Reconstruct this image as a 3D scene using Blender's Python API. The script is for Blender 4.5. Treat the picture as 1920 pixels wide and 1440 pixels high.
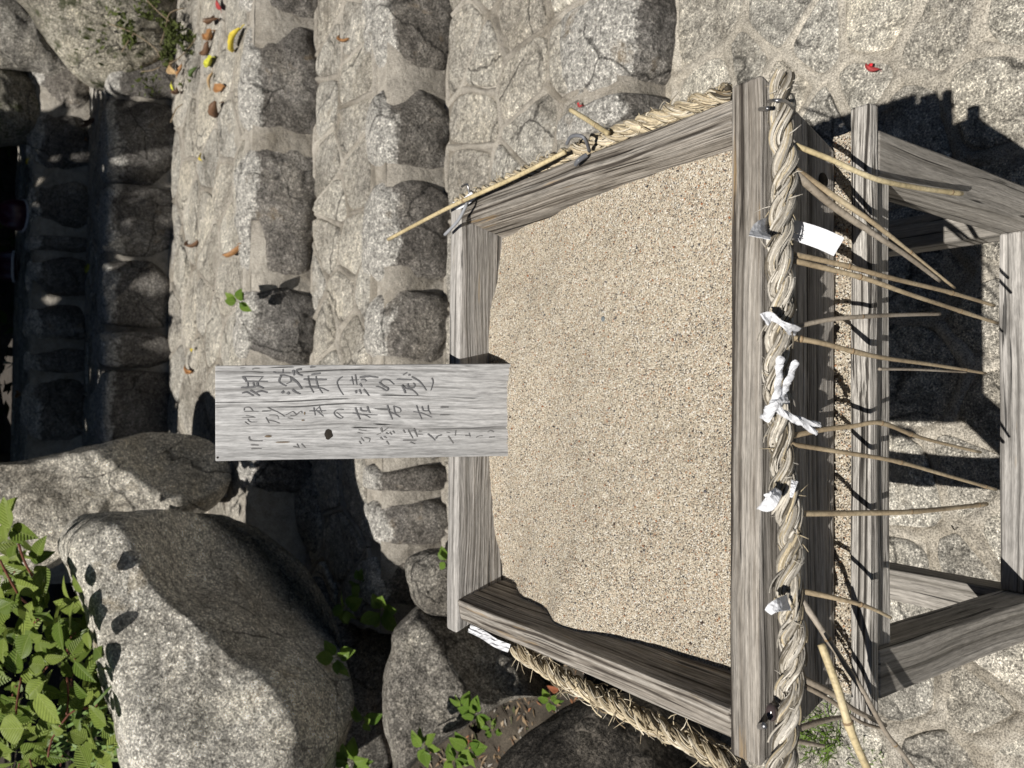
import bpy, bmesh, math, random
import numpy as np
from mathutils import Vector, Matrix, noise, Quaternion

random.seed(7)
rng = np.random.default_rng(7)
for o in list(bpy.data.objects):
    bpy.data.objects.remove(o, do_unlink=True)
scene = bpy.context.scene
col = scene.collection

# ------------------------------------------------------------------ camera
# the phone was held upright but the picture is stored on its side, so the camera is rolled by 90 degrees
CAMZ = 1.55                       # lens height above the lower pavement (z = 0)
FPX = 1470.0
PITCH, YAW, ROLL = math.radians(35.584), math.radians(1.496), math.radians(1.361)
Fv = np.array([math.sin(YAW)*math.cos(PITCH), math.cos(YAW)*math.cos(PITCH), -math.sin(PITCH)])
_R = np.cross(Fv, [0, 0, 1]); _R /= np.linalg.norm(_R); _U = np.cross(_R, Fv)
Rv = _R*math.cos(ROLL)+_U*math.sin(ROLL)
Uv = -_R*math.sin(ROLL)+_U*math.cos(ROLL)
C0 = np.array([0, 0, CAMZ])
cam_d = bpy.data.cameras.new('camera')
cam = bpy.data.objects.new('camera', cam_d); col.objects.link(cam)
cx, cy, cz = -Uv, Rv, -Fv
cam.matrix_world = Matrix(((cx[0], cy[0], cz[0], 0), (cx[1], cy[1], cz[1], 0), (cx[2], cy[2], cz[2], CAMZ), (0, 0, 0, 1)))
cam_d.sensor_width = 36; cam_d.sensor_fit = 'HORIZONTAL'
cam_d.lens = 36*FPX/1920
cam_d.clip_start = 0.02; cam_d.clip_end = 200
cam_d.dof.use_dof = True
cam_d.dof.focus_distance = 0.93
cam_d.dof.aperture_fstop = 10.0
scene.camera = cam

# ------------------------------------------------------------------ light
SUN = np.array([-0.325, -0.32, 1.0]); SUN /= np.linalg.norm(SUN)      # towards the sun
world = bpy.data.worlds.new('World'); scene.world = world; world.use_nodes = True
wn = world.node_tree.nodes; wl = world.node_tree.links
sky = wn.new('ShaderNodeTexSky'); sky.sky_type = 'NISHITA'; sky.sun_disc = False; sky.air_density = 0.5; sky.dust_density = 0.15
sky.sun_elevation = math.asin(SUN[2]); sky.sun_rotation = math.radians(225.4)
wl.new(sky.outputs[0], wn['Background'].inputs[0]); wn['Background'].inputs[1].default_value = 0.05
sl = bpy.data.lights.new('sun', 'SUN'); sl.energy = 5.0; sl.angle = math.radians(0.5); sl.color = (1.0, 0.955, 0.89)
so = bpy.data.objects.new('sun', sl); col.objects.link(so)
so.rotation_euler = Vector(SUN).to_track_quat('Z', 'Y').to_euler(); so.location = (-3, -3, 9)
scene.view_settings.view_transform = 'Standard'; scene.view_settings.look = 'None'
scene.view_settings.exposure = 0.12; scene.view_settings.gamma = 1.0
scene.view_settings.use_curve_mapping = False
scene.cycles.max_bounces = 5; scene.cycles.diffuse_bounces = 3; scene.cycles.transparent_max_bounces = 4

# ------------------------------------------------------------------ helpers: surveying
def ray(px, py):
    return Fv+((1440-py)-720)/FPX*Rv-(px-960)/FPX*Uv
def Pz(px, py, z):
    r = ray(px, py); return C0+r*((z-CAMZ)/r[2])
def Py(px, py, y):
    r = ray(px, py); return C0+r*(y/r[1])
def Pd(px, py, d):
    return C0+ray(px, py)*d
def Pp(px, py, p0, n):
    r = ray(px, py); return C0+r*(np.dot(np.asarray(p0)-C0, n)/np.dot(r, n))
def fbm(p, s, o=4, seed=0.0):
    return noise.fractal(Vector((p[0]*s+seed, p[1]*s-seed*1.7, p[2]*s+seed*.6)), 1.0, 2.0, o)

# ------------------------------------------------------------------ helpers: objects
WLOC = {}
def tag(o, label=None, cat=None, group=None, kind=None):
    if label: o['label'] = label
    if cat: o['category'] = cat
    if group: o['group'] = group
    if kind: o['kind'] = kind
    return o
def thing(name, loc, label, cat, group=None):
    o = bpy.data.objects.new(name, None); col.objects.link(o)
    o.empty_display_size = 0.05; o.location = loc; WLOC[o.name] = np.array(loc, float)
    return tag(o, label, cat, group)
def place(o, parent, loc):
    WLOC[o.name] = np.array(loc, float)
    if parent is not None:
        o.parent = parent; o.location = np.array(loc)-WLOC[parent.name]
    else:
        o.location = loc
def mesh(name, V, Fc, mat, parent=None, origin=None, smooth=True, tint=None):
    V = np.asarray(V, float)
    if origin is None:
        origin = V.mean(0); origin[2] = V[:, 2].min()
    origin = np.asarray(origin, float)
    me = bpy.data.meshes.new(name)
    me.from_pydata((V-origin).tolist(), [], Fc)
    if smooth: me.shade_smooth()
    if tint is not None:
        a = me.color_attributes.new('tint', 'FLOAT_COLOR', 'POINT')
        a.data.foreach_set('color', np.concatenate([tint, np.ones((len(V), 1))], 1).astype(np.float32).ravel())
    me.materials.append(mat); me.validate()
    o = bpy.data.objects.new(name, me); col.objects.link(o)
    place(o, parent, origin)
    return o

class MB:                                   # collects geometry
    def __init__(s): s.V = []; s.F = []; s.T = []
    def add(s, V, Fc, t=None):
        b = len(s.V); s.V.extend([tuple(v) for v in V]); s.F.extend([tuple(i+b for i in f) for f in Fc])
        if t is not None: s.T.extend([tuple(t)]*len(V))
    def tube(s, pts, rad, n=6, t=None, cap=True):
        pts = [np.asarray(p, float) for p in pts]; k = len(pts)
        if not hasattr(rad, '__len__'): rad = [rad]*k
        V = []; Fc = []; up = np.array([.31, .27, .91])
        for i, p in enumerate(pts):
            d = pts[min(i+1, k-1)]-pts[max(i-1, 0)]; d /= (np.linalg.norm(d)+1e-9)
            a = np.cross(d, up); a /= (np.linalg.norm(a)+1e-9); b = np.cross(d, a)
            for j in range(n):
                w = 2*math.pi*j/n; V.append(p+rad[i]*(math.cos(w)*a+math.sin(w)*b))
        for i in range(k-1):
            for j in range(n):
                q = (j+1) % n; Fc.append((i*n+j, i*n+q, (i+1)*n+q, (i+1)*n+j))
        if cap:
            Fc.append(tuple(range(n))[::-1]); Fc.append(tuple((k-1)*n+j for j in range(n)))
        s.add(V, Fc, t)
    def build(s, name, mat, parent=None, smooth=True, origin=None):
        return mesh(name, s.V, s.F, mat, parent, origin, smooth, np.array(s.T) if s.T else None)
def smooth_path(pts, n):
    pts = np.asarray(pts, float); k = len(pts); out = []
    for i in range(n):
        t = i/(n-1)*(k-1); a = min(int(t), k-2); u = t-a
        p0, p1, p2, p3 = pts[max(a-1, 0)], pts[a], pts[a+1], pts[min(a+2, k-1)]
        out.append(.5*((2*p1)+(p2-p0)*u+(2*p0-5*p1+4*p2-p3)*u*u+(3*p1-p0-3*p2+p3)*u**3))
    return out

# ------------------------------------------------------------------ helpers: materials
class NT:
    def __init__(s, name):
        s.m = bpy.data.materials.new(name); s.m.use_nodes = True
        s.t = s.m.node_tree; s.b = s.t.nodes['Principled BSDF']
        s.b.inputs['Specular IOR Level'].default_value = 0.3
    def n(s, typ, **kw):
        x = s.t.nodes.new(typ)
        for k, v in kw.items():
            if k.startswith('i_'):
                key = k[2:]; key = int(key) if key.isdigit() else key.replace('_', ' ')
                if isinstance(v, bpy.types.NodeSocket): s.t.links.new(v, x.inputs[key])
                else: x.inputs[key].default_value = v
            else: setattr(x, k, v)
        return x
    def l(s, a, b): s.t.links.new(a, b)
    def coords(s, scale=(1, 1, 1), rand=True):
        tc = s.n('ShaderNodeTexCoord')
        src = tc.outputs['Object']
        if rand:
            oi = s.n('ShaderNodeObjectInfo')
            mul = s.n('ShaderNodeMath', operation='MULTIPLY', i_0=oi.outputs['Random'], i_1=37.0)
            ad = s.n('ShaderNodeVectorMath', operation='ADD', i_0=src, i_1=mul.outputs[0]); src = ad.outputs[0]
        mp = s.n('ShaderNodeMapping', i_Vector=src); mp.inputs['Scale'].default_value = scale
        return mp.outputs[0]
    def noise(s, vec, scale, detail=6, rough=.55, dist=0):
        x = s.n('ShaderNodeTexNoise', i_Vector=vec); x.inputs['Scale'].default_value = scale
        x.inputs['Detail'].default_value = detail; x.inputs['Roughness'].default_value = rough; x.inputs['Distortion'].default_value = dist
        return x.outputs['Fac']
    def ramp(s, fac, stops, interp='LINEAR'):
        r = s.n('ShaderNodeValToRGB'); e = r.color_ramp.elements; r.color_ramp.interpolation = interp
        while len(e) > 1: e.remove(e[-1])
        for i, (p, c) in enumerate(stops):
            c = c if hasattr(c, '__len__') else (c, c, c)
            x = e[0] if i == 0 else e.new(p)
            x.position = p; x.color = (*c[:3], 1)
        s.l(fac, r.inputs[0]); return r.outputs[0]
    def mix(s, fac, a, b, mode='MIX'):
        x = s.n('ShaderNodeMix', data_type='RGBA', blend_type=mode)
        for v, k in ((fac, 0), (a, 6), (b, 7)):
            if isinstance(v, bpy.types.NodeSocket): s.l(v, x.inputs[k])
            else: x.inputs[k].default_value = v if k == 0 else ((*v[:3], 1) if hasattr(v, '__len__') else (v, v, v, 1))
        return x.outputs[2]
    def bump(s, h, dist, strength=1.0, prev=None):
        x = s.n('ShaderNodeBump', i_Height=h); x.inputs['Distance'].default_value = dist; x.inputs['Strength'].default_value = strength
        if prev is not None: s.l(prev, x.inputs['Normal'])
        return x.outputs[0]
    def out(s, color=None, rough=None, normal=None):
        if color is not None:
            if isinstance(color, bpy.types.NodeSocket): s.l(color, s.b.inputs['Base Color'])
            else: s.b.inputs['Base Color'].default_value = (*color, 1)
        if rough is not None: s.b.inputs['Roughness'].default_value = rough
        if normal is not None: s.l(normal, s.b.inputs['Normal'])
        return s.m

def rock_mat(name, dark, mid, light, speck=.5, fine=260, stain=None, vein=None, bumpy=1.0, moss=None, worn=None):
    t = NT(name); v = t.coords()
    big = t.noise(v, 4.5, 6, .62)
    c = t.ramp(big, [(.30, dark), (.5, mid), (.68, light)])
    wz = t.noise(v, 2.3, 5, .68, .6)
    c = t.mix(.7, c, t.ramp(wz, [(.36, (.52, .50, .47)), (.5, 1.0), (.66, (1.18, 1.15, 1.08))]), 'MULTIPLY')
    oi_ = t.n('ShaderNodeObjectInfo')
    c = t.mix(.9, c, t.ramp(oi_.outputs['Random'], [(0, (.78, .77, .75)), (.25, (1.02, 1.0, .96)), (.5, (.90, .905, .905)), (.75, (1.14, 1.13, 1.09)), (1, (.96, .93, .88))]), 'MULTIPLY')
    md = t.noise(v, 46, 5, .75)
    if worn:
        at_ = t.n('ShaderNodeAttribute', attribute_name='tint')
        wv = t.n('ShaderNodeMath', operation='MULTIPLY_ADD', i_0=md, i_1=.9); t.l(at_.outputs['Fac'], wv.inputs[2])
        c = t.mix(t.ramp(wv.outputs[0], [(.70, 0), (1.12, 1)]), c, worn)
    c = t.mix(.85, c, t.ramp(md, [(.37, .45), (.5, 1.0), (.62, 1.5)]), 'MULTIPLY')
    sp = t.noise(v, fine, 3, .75)
    spk = t.ramp(sp, [(.36, .15), (.48, .85), (.56, 1.25), (.66, 3.0)])
    c = t.mix(speck, c, spk, 'MULTIPLY')
    if stain:
        c = t.mix(t.ramp(t.noise(v, 9, 6, .65, .3), [(.60, 0), (.72, .6)]), c, stain)
    if moss:
        c = t.mix(t.ramp(t.noise(v, 14, 6, .7), [(.54, 0), (.62, .85)]), c, moss)
    if vein:
        w = t.n('ShaderNodeTexVoronoi', feature='DISTANCE_TO_EDGE', i_Vector=t.mix(.16, v, t.n('ShaderNodeTexNoise', i_Vector=v, i_Scale=9.0).outputs['Color'])); w.inputs['Scale'].default_value = 7
        msk = t.mix(1.0, t.ramp(w.outputs[0], [(0, 1), (.022, 0)]), t.ramp(big, [(.48, 0), (.6, .8)]), 'MULTIPLY')
        c = t.mix(msk, c, vein)
    wv2 = t.mix(.22, v, t.n('ShaderNodeTexNoise', i_Vector=v, i_Scale=3.0, i_Detail=6.0).outputs['Color'])
    ck = t.n('ShaderNodeTexVoronoi', feature='DISTANCE_TO_EDGE', i_Vector=wv2); ck.inputs['Scale'].default_value = 3.1
    cm = t.mix(1.0, t.ramp(ck.outputs[0], [(0, 0), (.012, 1)]), t.ramp(t.noise(v, 3.7, 4), [(.46, 1), (.54, 0)]), 'LIGHTEN')
    c = t.mix(.72, c, cm, 'MULTIPLY')
    b = t.bump(t.noise(v, 12, 6, .72), .06*bumpy, .9)
    b = t.bump(cm, .012, .8, b)
    b = t.bump(md, .014*bumpy, 1.0, b)
    b = t.bump(sp, .005, 1.0, b)
    return t.out(c, .82, b)

M = {}
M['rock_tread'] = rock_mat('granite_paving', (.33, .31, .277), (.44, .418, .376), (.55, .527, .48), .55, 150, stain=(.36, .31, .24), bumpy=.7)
M['rock_ground'] = rock_mat('granite_pavement', (.37, .35, .31), (.475, .452, .403), (.58, .553, .497), .75, 240, stain=(.46, .41, .33), bumpy=.5)
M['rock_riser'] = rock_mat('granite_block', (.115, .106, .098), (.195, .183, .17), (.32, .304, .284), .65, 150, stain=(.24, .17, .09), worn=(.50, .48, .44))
M['rock_big'] = rock_mat('boulder_granite', (.56, .522, .455), (.74, .70, .622), (.86, .82, .74), .7, 150, stain=(.42, .33, .2), bumpy=1.3)
M['rock_dark'] = rock_mat('boulder_dark', (.035, .031, .027), (.075, .067, .058), (.15, .135, .115), .85, 120, bumpy=1.8, vein=(.42, .37, .31))
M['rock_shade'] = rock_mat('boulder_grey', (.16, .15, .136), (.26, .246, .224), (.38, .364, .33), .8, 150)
M['rock_moss'] = rock_mat('boulder_mossy', (.17, .158, .13), (.30, .282, .24), (.42, .397, .342), .8, 150, moss=(.05, .06, .018))

def mortar_mat(name, a, b, c3, grainy):
    t = NT(name); v = t.coords()
    c = t.ramp(t.noise(v, 4, 5, .6), [(.3, a), (.5, b), (.7, c3)])
    g = t.noise(v, 330, 2, .6)
    c = t.mix(grainy, c, t.ramp(g, [(.33, .3), (.5, 1), (.66, 1.7)]), 'MULTIPLY')
    c = t.mix(.5, c, t.ramp(t.noise(v, 30, 5, .6), [(.3, .5), (.5, 1), (.7, 1.25)]), 'MULTIPLY')
    c = t.mix(.75, c, t.ramp(t.noise(v, 2.6, 5, .7, .5), [(.36, (.55, .52, .47)), (.5, 1), (.64, 1.12)]), 'MULTIPLY')
    bb = t.bump(t.noise(v, 22, 6, .6), .03, .6); bb = t.bump(g, .003, .8, bb)
    return t.out(c, .92, bb)
M['mortar'] = mortar_mat('step_mortar', (.23, .21, .178), (.315, .29, .25), (.40, .372, .325), .5)
M['mortar_sandy'] = mortar_mat('sandy_mortar', (.30, .275, .23), (.385, .355, .302), (.475, .44, .377), .8)
M['soil'] = mortar_mat('dark_soil', (.03, .025, .019), (.06, .05, .038), (.11, .092, .07), .7)

def wood_mat(name, dark, mid, light, along=2.5, across=170, fine=620, warm=None, warm_at=.63, depth=.0016, contrast=1.0, broad=.7, crack_at=.27):
    t = NT(name); oi = t.n('ShaderNodeTexCoord')
    rnd = t.n('ShaderNodeObjectInfo')
    off = t.n('ShaderNodeMath', operation='MULTIPLY', i_0=rnd.outputs['Random'], i_1=11.0)
    base = t.n('ShaderNodeVectorMath', operation='ADD', i_0=oi.outputs['Object'], i_1=off.outputs[0]).outputs[0]
    wmp = t.n('ShaderNodeMapping', i_Vector=base); wmp.inputs['Scale'].default_value = (1, 2.2, 2.2)
    wob = t.n('ShaderNodeTexNoise', i_Vector=wmp.outputs[0], i_Scale=3.2)
    base2 = t.n('ShaderNodeVectorMath', operation='MULTIPLY_ADD', i_0=wob.outputs['Color'], i_1=(.0, .022, .022)); t.l(base, base2.inputs[2])
    def mp(sc):
        m_ = t.n('ShaderNodeMapping', i_Vector=base2.outputs[0]); m_.inputs['Scale'].default_value = sc; return m_.outputs[0]
    g1 = t.noise(mp((along*.45, across*1.25, across*1.25)), 1.0, 2, .5)
    g2 = t.noise(mp((along*7, fine, fine)), 1.0, 3, .65)
    g3 = t.noise(mp((along*.7, across*.16, across*.16)), 1.0, 4, .55)
    sp = t.noise(mp((60, 420, 420)), 1.0, 3, .7)
    k = .17/contrast
    c = t.ramp(g1, [(.47-k, dark), (.47-k*.35, mid), (.5+k, light)])
    c = t.mix(.55, c, t.ramp(g2, [(.32, .45), (.5, 1), (.66, 1.35)]), 'MULTIPLY')
    c = t.mix(broad, c, t.ramp(g3, [(.3, .52), (.5, 1), (.68, 1.32)]), 'MULTIPLY')
    c = t.mix(.5, c, t.ramp(sp, [(.33, .55), (.5, 1), (.66, 1.4)]), 'MULTIPLY')
    if warm:
        c = t.mix(t.ramp(t.noise(mp((5, 60, 60)), 1.0, 4, .6), [(warm_at, 0), (warm_at+.08, .7)]), c, warm)
    crack = t.ramp(t.noise(mp((1.6, 260, 260)), 1.0, 1, .3), [(crack_at, 0), (crack_at+.035, 1)])
    c = t.mix(.8, c, crack, 'MULTIPLY')
    b = t.bump(g1, depth, 1.0); b = t.bump(g2, depth*.4, 1.0, b); b = t.bump(crack, .0015, .8, b)
    return t.out(c, .8, b)
M['wood_sign'] = wood_mat('weathered_sign_wood', (.22, .217, .214), (.36, .357, .354), (.47, .468, .466), 2.2, 150, 600, warm=(.34, .25, .18), warm_at=.70, depth=.0012)
M['wood_box'] = wood_mat('weathered_box_wood', (.055, .046, .038), (.19, .168, .142), (.36, .332, .295), 2.0, 190, 640, warm=(.34, .23, .11), warm_at=.64, depth=.0035, contrast=1.4, broad=.9)
M['wood_back'] = wood_mat('weathered_pale_wood', (.18, .17, .157), (.32, .305, .285), (.45, .43, .405), 1.6, 150, 560, warm=(.42, .32, .2), warm_at=.66, depth=.0026, contrast=1.2)
M['wood_front'] = wood_mat('corrugated_front_wood', (.10, .09, .08), (.26, .24, .215), (.38, .355, .325), 1.2, 240, 700, warm=(.3, .2, .1), warm_at=.74, depth=.003, contrast=1.3, broad=.6)
M['wood_ridge'] = wood_mat('ridged_apron_wood', (.06, .054, .047), (.36, .338, .305), (.52, .495, .455), .5, 330, 800, depth=.004, contrast=1.9, broad=.4)
M['wood_stand'] = wood_mat('weathered_stand_wood', (.12, .11, .094), (.25, .232, .205), (.36, .336, .302), 1.8, 120, 520, depth=.0022, broad=.75)

def simple(name, c, rough=.6, metal=0, spec=None):
    t = NT(name); t.b.inputs['Metallic'].default_value = metal
    if spec is not None: t.b.inputs['Specular IOR Level'].default_value = spec
    v = t.coords(); k = t.mix(.6, c, t.ramp(t.noise(v, 60, 4), [(.3, .6), (.5, 1), (.7, 1.25)]), 'MULTIPLY')
    return t.out(k, rough, t.bump(t.noise(v, 160, 4), .001, .5))
M['metal'] = simple('dull_steel', (.30, .30, .31), .35, .9)
M['wire_dark'] = simple('grey_coated_wire', (.16, .165, .18), .35)
M['ink'] = simple('faded_ink', (.14, .14, .145), .9)
M['ink_faint'] = simple('very_faded_ink', (.165, .163, .162), .9)
M['knot'] = simple('knot_and_hole_dark', (.025, .02, .014), .8)  # knot wood, and the shade painted into the hole discs
M['purple'] = simple('purple_glaze', (.03, .003, .018), .3, 0, .4)
M['rim'] = simple('pale_rim', (.55, .54, .55), .3)
M['red_petal'] = simple('wilted_red_petal', (.33, .05, .05), .6)
M['red_bright'] = simple('red_petal_fresh', (.55, .02, .03), .5)
M['fruit'] = simple('yellow_fruit', (.62, .52, .05), .35)
M['capsule'] = simple('brown_glass_bead', (.06, .045, .045), .15, 0, .6)
M['stem_red'] = simple('reddish_stem', (.16, .055, .035), .6)
M['stem_tan'] = simple('dry_stem', (.22, .17, .11), .8)
M['bark'] = simple('bark', (.09, .07, .05), .9)
def paper_mat():
    t = NT('white_paper'); v = t.coords()
    return t.out(t.ramp(t.noise(v, 40, 4), [(.3, (.66, .67, .70)), (.6, (.78, .79, .82))]), .75, t.bump(t.noise(v, 90, 5), .0025, .7))
M['paper'] = paper_mat()

def tint_mat(name, grain=True, rough=.7):
    t = NT(name); a = t.n('ShaderNodeAttribute', attribute_name='tint'); v = t.coords(rand=False)
    c = a.outputs['Color']
    if grain: c = t.mix(.5, c, t.ramp(t.noise(v, 420, 3), [(.3, .55), (.5, 1), (.7, 1.3)]), 'MULTIPLY')
    return t.out(c, rough)
M['straw'] = tint_mat('straw_fibre'); M['grain'] = tint_mat('sand_grain', False, .75)

def stalk_mat(name, a, b, c):
    t = NT(name); v = t.coords()
    k = t.ramp(t.noise(v, 18, 4), [(.3, a), (.5, b), (.7, c)])
    k = t.mix(.45, k, t.ramp(t.noise(v, 260, 3), [(.35, .5), (.5, 1), (.65, 1.2)]), 'MULTIPLY')
    return t.out(k, .55, t.bump(t.noise(v, 300, 2), .0008, .6))
M['stalk'] = stalk_mat('dry_stalk', (.25, .19, .12), (.36, .285, .185), (.46, .385, .26))
M['stalk_pale'] = stalk_mat('pale_stalk', (.42, .34, .19), (.55, .455, .27), (.62, .53, .34))
M['stalk_node'] = simple('stalk_node', (.27, .19, .11), .7)
M['stalk_grey'] = stalk_mat('grey_stalk', (.2, .165, .125), (.29, .25, .2), (.38, .335, .28))

def sand_mat():
    t = NT('coarse_sand'); v = t.coords(rand=False)
    vo = t.n('ShaderNodeTexVoronoi', i_Vector=v); vo.inputs['Scale'].default_value = 720
    rgb = t.n('ShaderNodeSeparateColor', i_Color=vo.outputs['Color'])
    c = t.ramp(rgb.outputs[0], [(0, (.10, .095, .09)), (.05, (.20, .18, .155)), (.11, (.36, .305, .235)), (.32, (.50, .43, .33)), (.60, (.59, .525, .41)), (.82, (.67, .62, .52)), (.94, (.78, .75, .68))], 'CONSTANT')
    warm = t.ramp(rgb.outputs[1], [(.945, 0), (.955, .6)])
    c = t.mix(warm, c, (.42, .22, .11))
    c = t.mix(.35, c, t.ramp(t.noise(v, 9, 6, .65), [(.35, .6), (.5, 1), (.65, 1.12)]), 'MULTIPLY')
    b = t.bump(t.noise(v, 38, 6), .012, .6)
    inv = t.n('ShaderNodeMath', operation='SUBTRACT', i_0=1.0, i_1=vo.outputs['Distance'])
    b = t.bump(inv.outputs[0], .0017, 1.0, b)
    return t.out(c, .8, b)
M['sand'] = sand_mat()

def leaf_mat(name, a, b, vein, trans=.25):
    t = NT(name); tc = t.n('ShaderNodeTexCoord'); oi = t.n('ShaderNodeObjectInfo')
    c = t.ramp(oi.outputs['Random'], [(0, a), (1, b)])
    sp = t.n('ShaderNodeSeparateXYZ', i_Vector=tc.outputs['Object'])
    ax = t.n('ShaderNodeMath', operation='ABSOLUTE', i_0=sp.outputs[0])
    mid = t.ramp(ax.outputs[0], [(0, 1), (.018, 0)])
    q = t.n('ShaderNodeMath', operation='MULTIPLY_ADD', i_0=ax.outputs[0], i_1=-.9); t.l(sp.outputs[1], q.inputs[2])
    q2 = t.n('ShaderNodeMath', operation='MULTIPLY', i_0=q.outputs[0], i_1=9.0)
    fr = t.n('ShaderNodeMath', operation='PINGPONG', i_0=q2.outputs[0], i_1=.5)
    side = t.ramp(fr.outputs[0], [(0, .18), (.09, 0)])
    vm = t.mix(1.0, mid, side, 'LIGHTEN')
    c = t.mix(.4, c, t.ramp(t.noise(tc.outputs['Object'], 7, 4), [(.3, .6), (.5, 1), (.7, 1.25)]), 'MULTIPLY')
    c = t.mix(t.mix(1.0, vm, .55, 'MULTIPLY'), c, vein)
    t.b.inputs['Specular IOR Level'].default_value = .4
    t.out(c, .45, t.bump(fr.outputs[0], .018, .5))
    tr = t.n('ShaderNodeBsdfTranslucent'); t.l(c, tr.inputs[0])
    mx = t.n('ShaderNodeMixShader'); mx.inputs[0].default_value = trans
    t.l(t.b.outputs[0], mx.inputs[1]); t.l(tr.outputs[0], mx.inputs[2])
    t.l(mx.outputs[0], t.t.nodes['Material Output'].inputs[0])
    return t.m
M['leaf'] = leaf_mat('shrub_leaf', (.10, .16, .022), (.26, .33, .07), (.38, .43, .17))
M['leaf_weed'] = leaf_mat('weed_leaf', (.10, .19, .025), (.20, .30, .05), (.3, .38, .12), .3)
M['leaf_tree'] = leaf_mat('tree_leaf', (.03, .06, .012), (.06, .1, .02), (.1, .15, .05), .15)
def far_leaf():
    t = NT('far_foliage'); oi = t.n('ShaderNodeNewGeometry')
    return t.out(t.ramp(oi.outputs['Random Per Island'], [(0, (.02, .04, .008)), (1, (.05, .085, .018))]), .6)
M['leaf_far'] = far_leaf()
M['moss'] = simple('moss', (.06, .075, .018), .9)
def dead(name, c): return simple(name, c, .6)
for k_, c_ in dict(l_yellow=(.58, .46, .05), l_orange=(.31, .16, .065), l_brown=(.14, .078, .045), l_tan=(.40, .28, .15), l_lime=(.50, .50, .06), l_green=(.07, .11, .03), l_redbrown=(.23, .08, .04)).items():
    M[k_] = dead('fallen_'+k_[2:], c_)

# ------------------------------------------------------------------ rocks
def catmull_closed(P, n):
    P = np.asarray(P, float); k = len(P)
    seg = np.linalg.norm(np.roll(P, -1, 0)-P, axis=1); cum = np.concatenate([[0], np.cumsum(seg)]); out = []
    for i in range(n):
        s_ = cum[-1]*i/n; a = int(np.searchsorted(cum, s_, 'right')-1); a = min(a, k-1); u = (s_-cum[a])/(seg[a]+1e-9)
        p0, p1, p2, p3 = P[(a-1) % k], P[a], P[(a+1) % k], P[(a+2) % k]
        out.append(.5*((2*p1)+(p2-p0)*u+(2*p0-5*p1+4*p2-p3)*u*u+(3*p1-p0-3*p2+p3)*u**3))
    return np.array(out)

def boulder(name, outline, d, thick, mat, label, relief=None, seed=0., rough=.035, cat='boulder', N=128, RINGS=40, parent=None, back=None):
    """closed rock: the outline is surveyed at distance d and inflated front and back, facets cut into the front"""
    P = np.array([Pd(x, y, d) for x, y in outline])
    c = P.mean(0); n = (C0-c)/np.linalg.norm(C0-c)
    e1 = Rv-n*np.dot(Rv, n); e1 /= np.linalg.norm(e1); e2 = np.cross(n, e1)
    Q = np.stack([(P-c)@e1, (P-c)@e2], 1)
    O = catmull_closed(Q, N); size = np.abs(O).max()
    V = []; Fc = []
    back = thick if back is None else back
    def ring(rr, sign):
        for o_ in O:
            q = o_*rr
            prof = (1-rr**2.6)**.5
            if sign > 0:
                h = thick*prof
                if relief and rr < .999:
                    qa, qb = q[0]/size, q[1]/size
                    wa, wb = noise.noise(Vector((qa*2.6, qb*2.6, seed))), noise.noise(Vector((qa*2.6, qb*2.6, seed+7)))
                    wc = noise.noise(Vector((qa*8, qb*8, seed+3)))
                    rl = relief(qa+.15*wa+.05*wc, qb+.15*wb+.05*wc)
                    hn = h/size; k_ = .06; e_ = max(0., 1-abs(hn-rl)/k_)
                    h = (min(hn, rl)-e_*e_*k_*.25)*size
            else: h = -back*prof
            V.append(c+e1*q[0]+e2*q[1]+n*h)
    rads = [1-(i/RINGS)**1.5*1.0 for i in range(RINGS)]
    rads = [max(r, .015) for r in rads]
    for r in rads: ring(r, 1)
    nf = len(rads)
    br = [r for r in rads[1::3]]
    for r in br: ring(r, -1)
    for i in range(nf-1):
        for j in range(N):
            k = (j+1) % N; Fc.append((i*N+j, i*N+k, (i+1)*N+k, (i+1)*N+j))
    Fc.append(tuple((nf-1)*N+j for j in range(N)))
    prev = 0
    for i in range(len(br)):
        cur = (nf+i)*N
        for j in range(N):
            k = (j+1) % N; Fc.append((prev+k, prev+j, cur+j, cur+k))
        prev = cur
    Fc.append(tuple(prev+j for j in range(N))[::-1])
    V = np.array(V)
    for i, p in enumerate(V):
        w = fbm(p, 2.6/size*.6, 5, seed); w2 = fbm(p, 9, 4, seed+3)
        dirv = (p-c); dirv = dirv/(np.linalg.norm(dirv)+1e-9)*.6+n*.4
        V[i] = p+dirv*(w*rough*size*1.6+w2*rough*size*.45)
    o = mesh(name, V, Fc, mat, parent)
    if parent is None: tag(o, label, cat)
    return o

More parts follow.
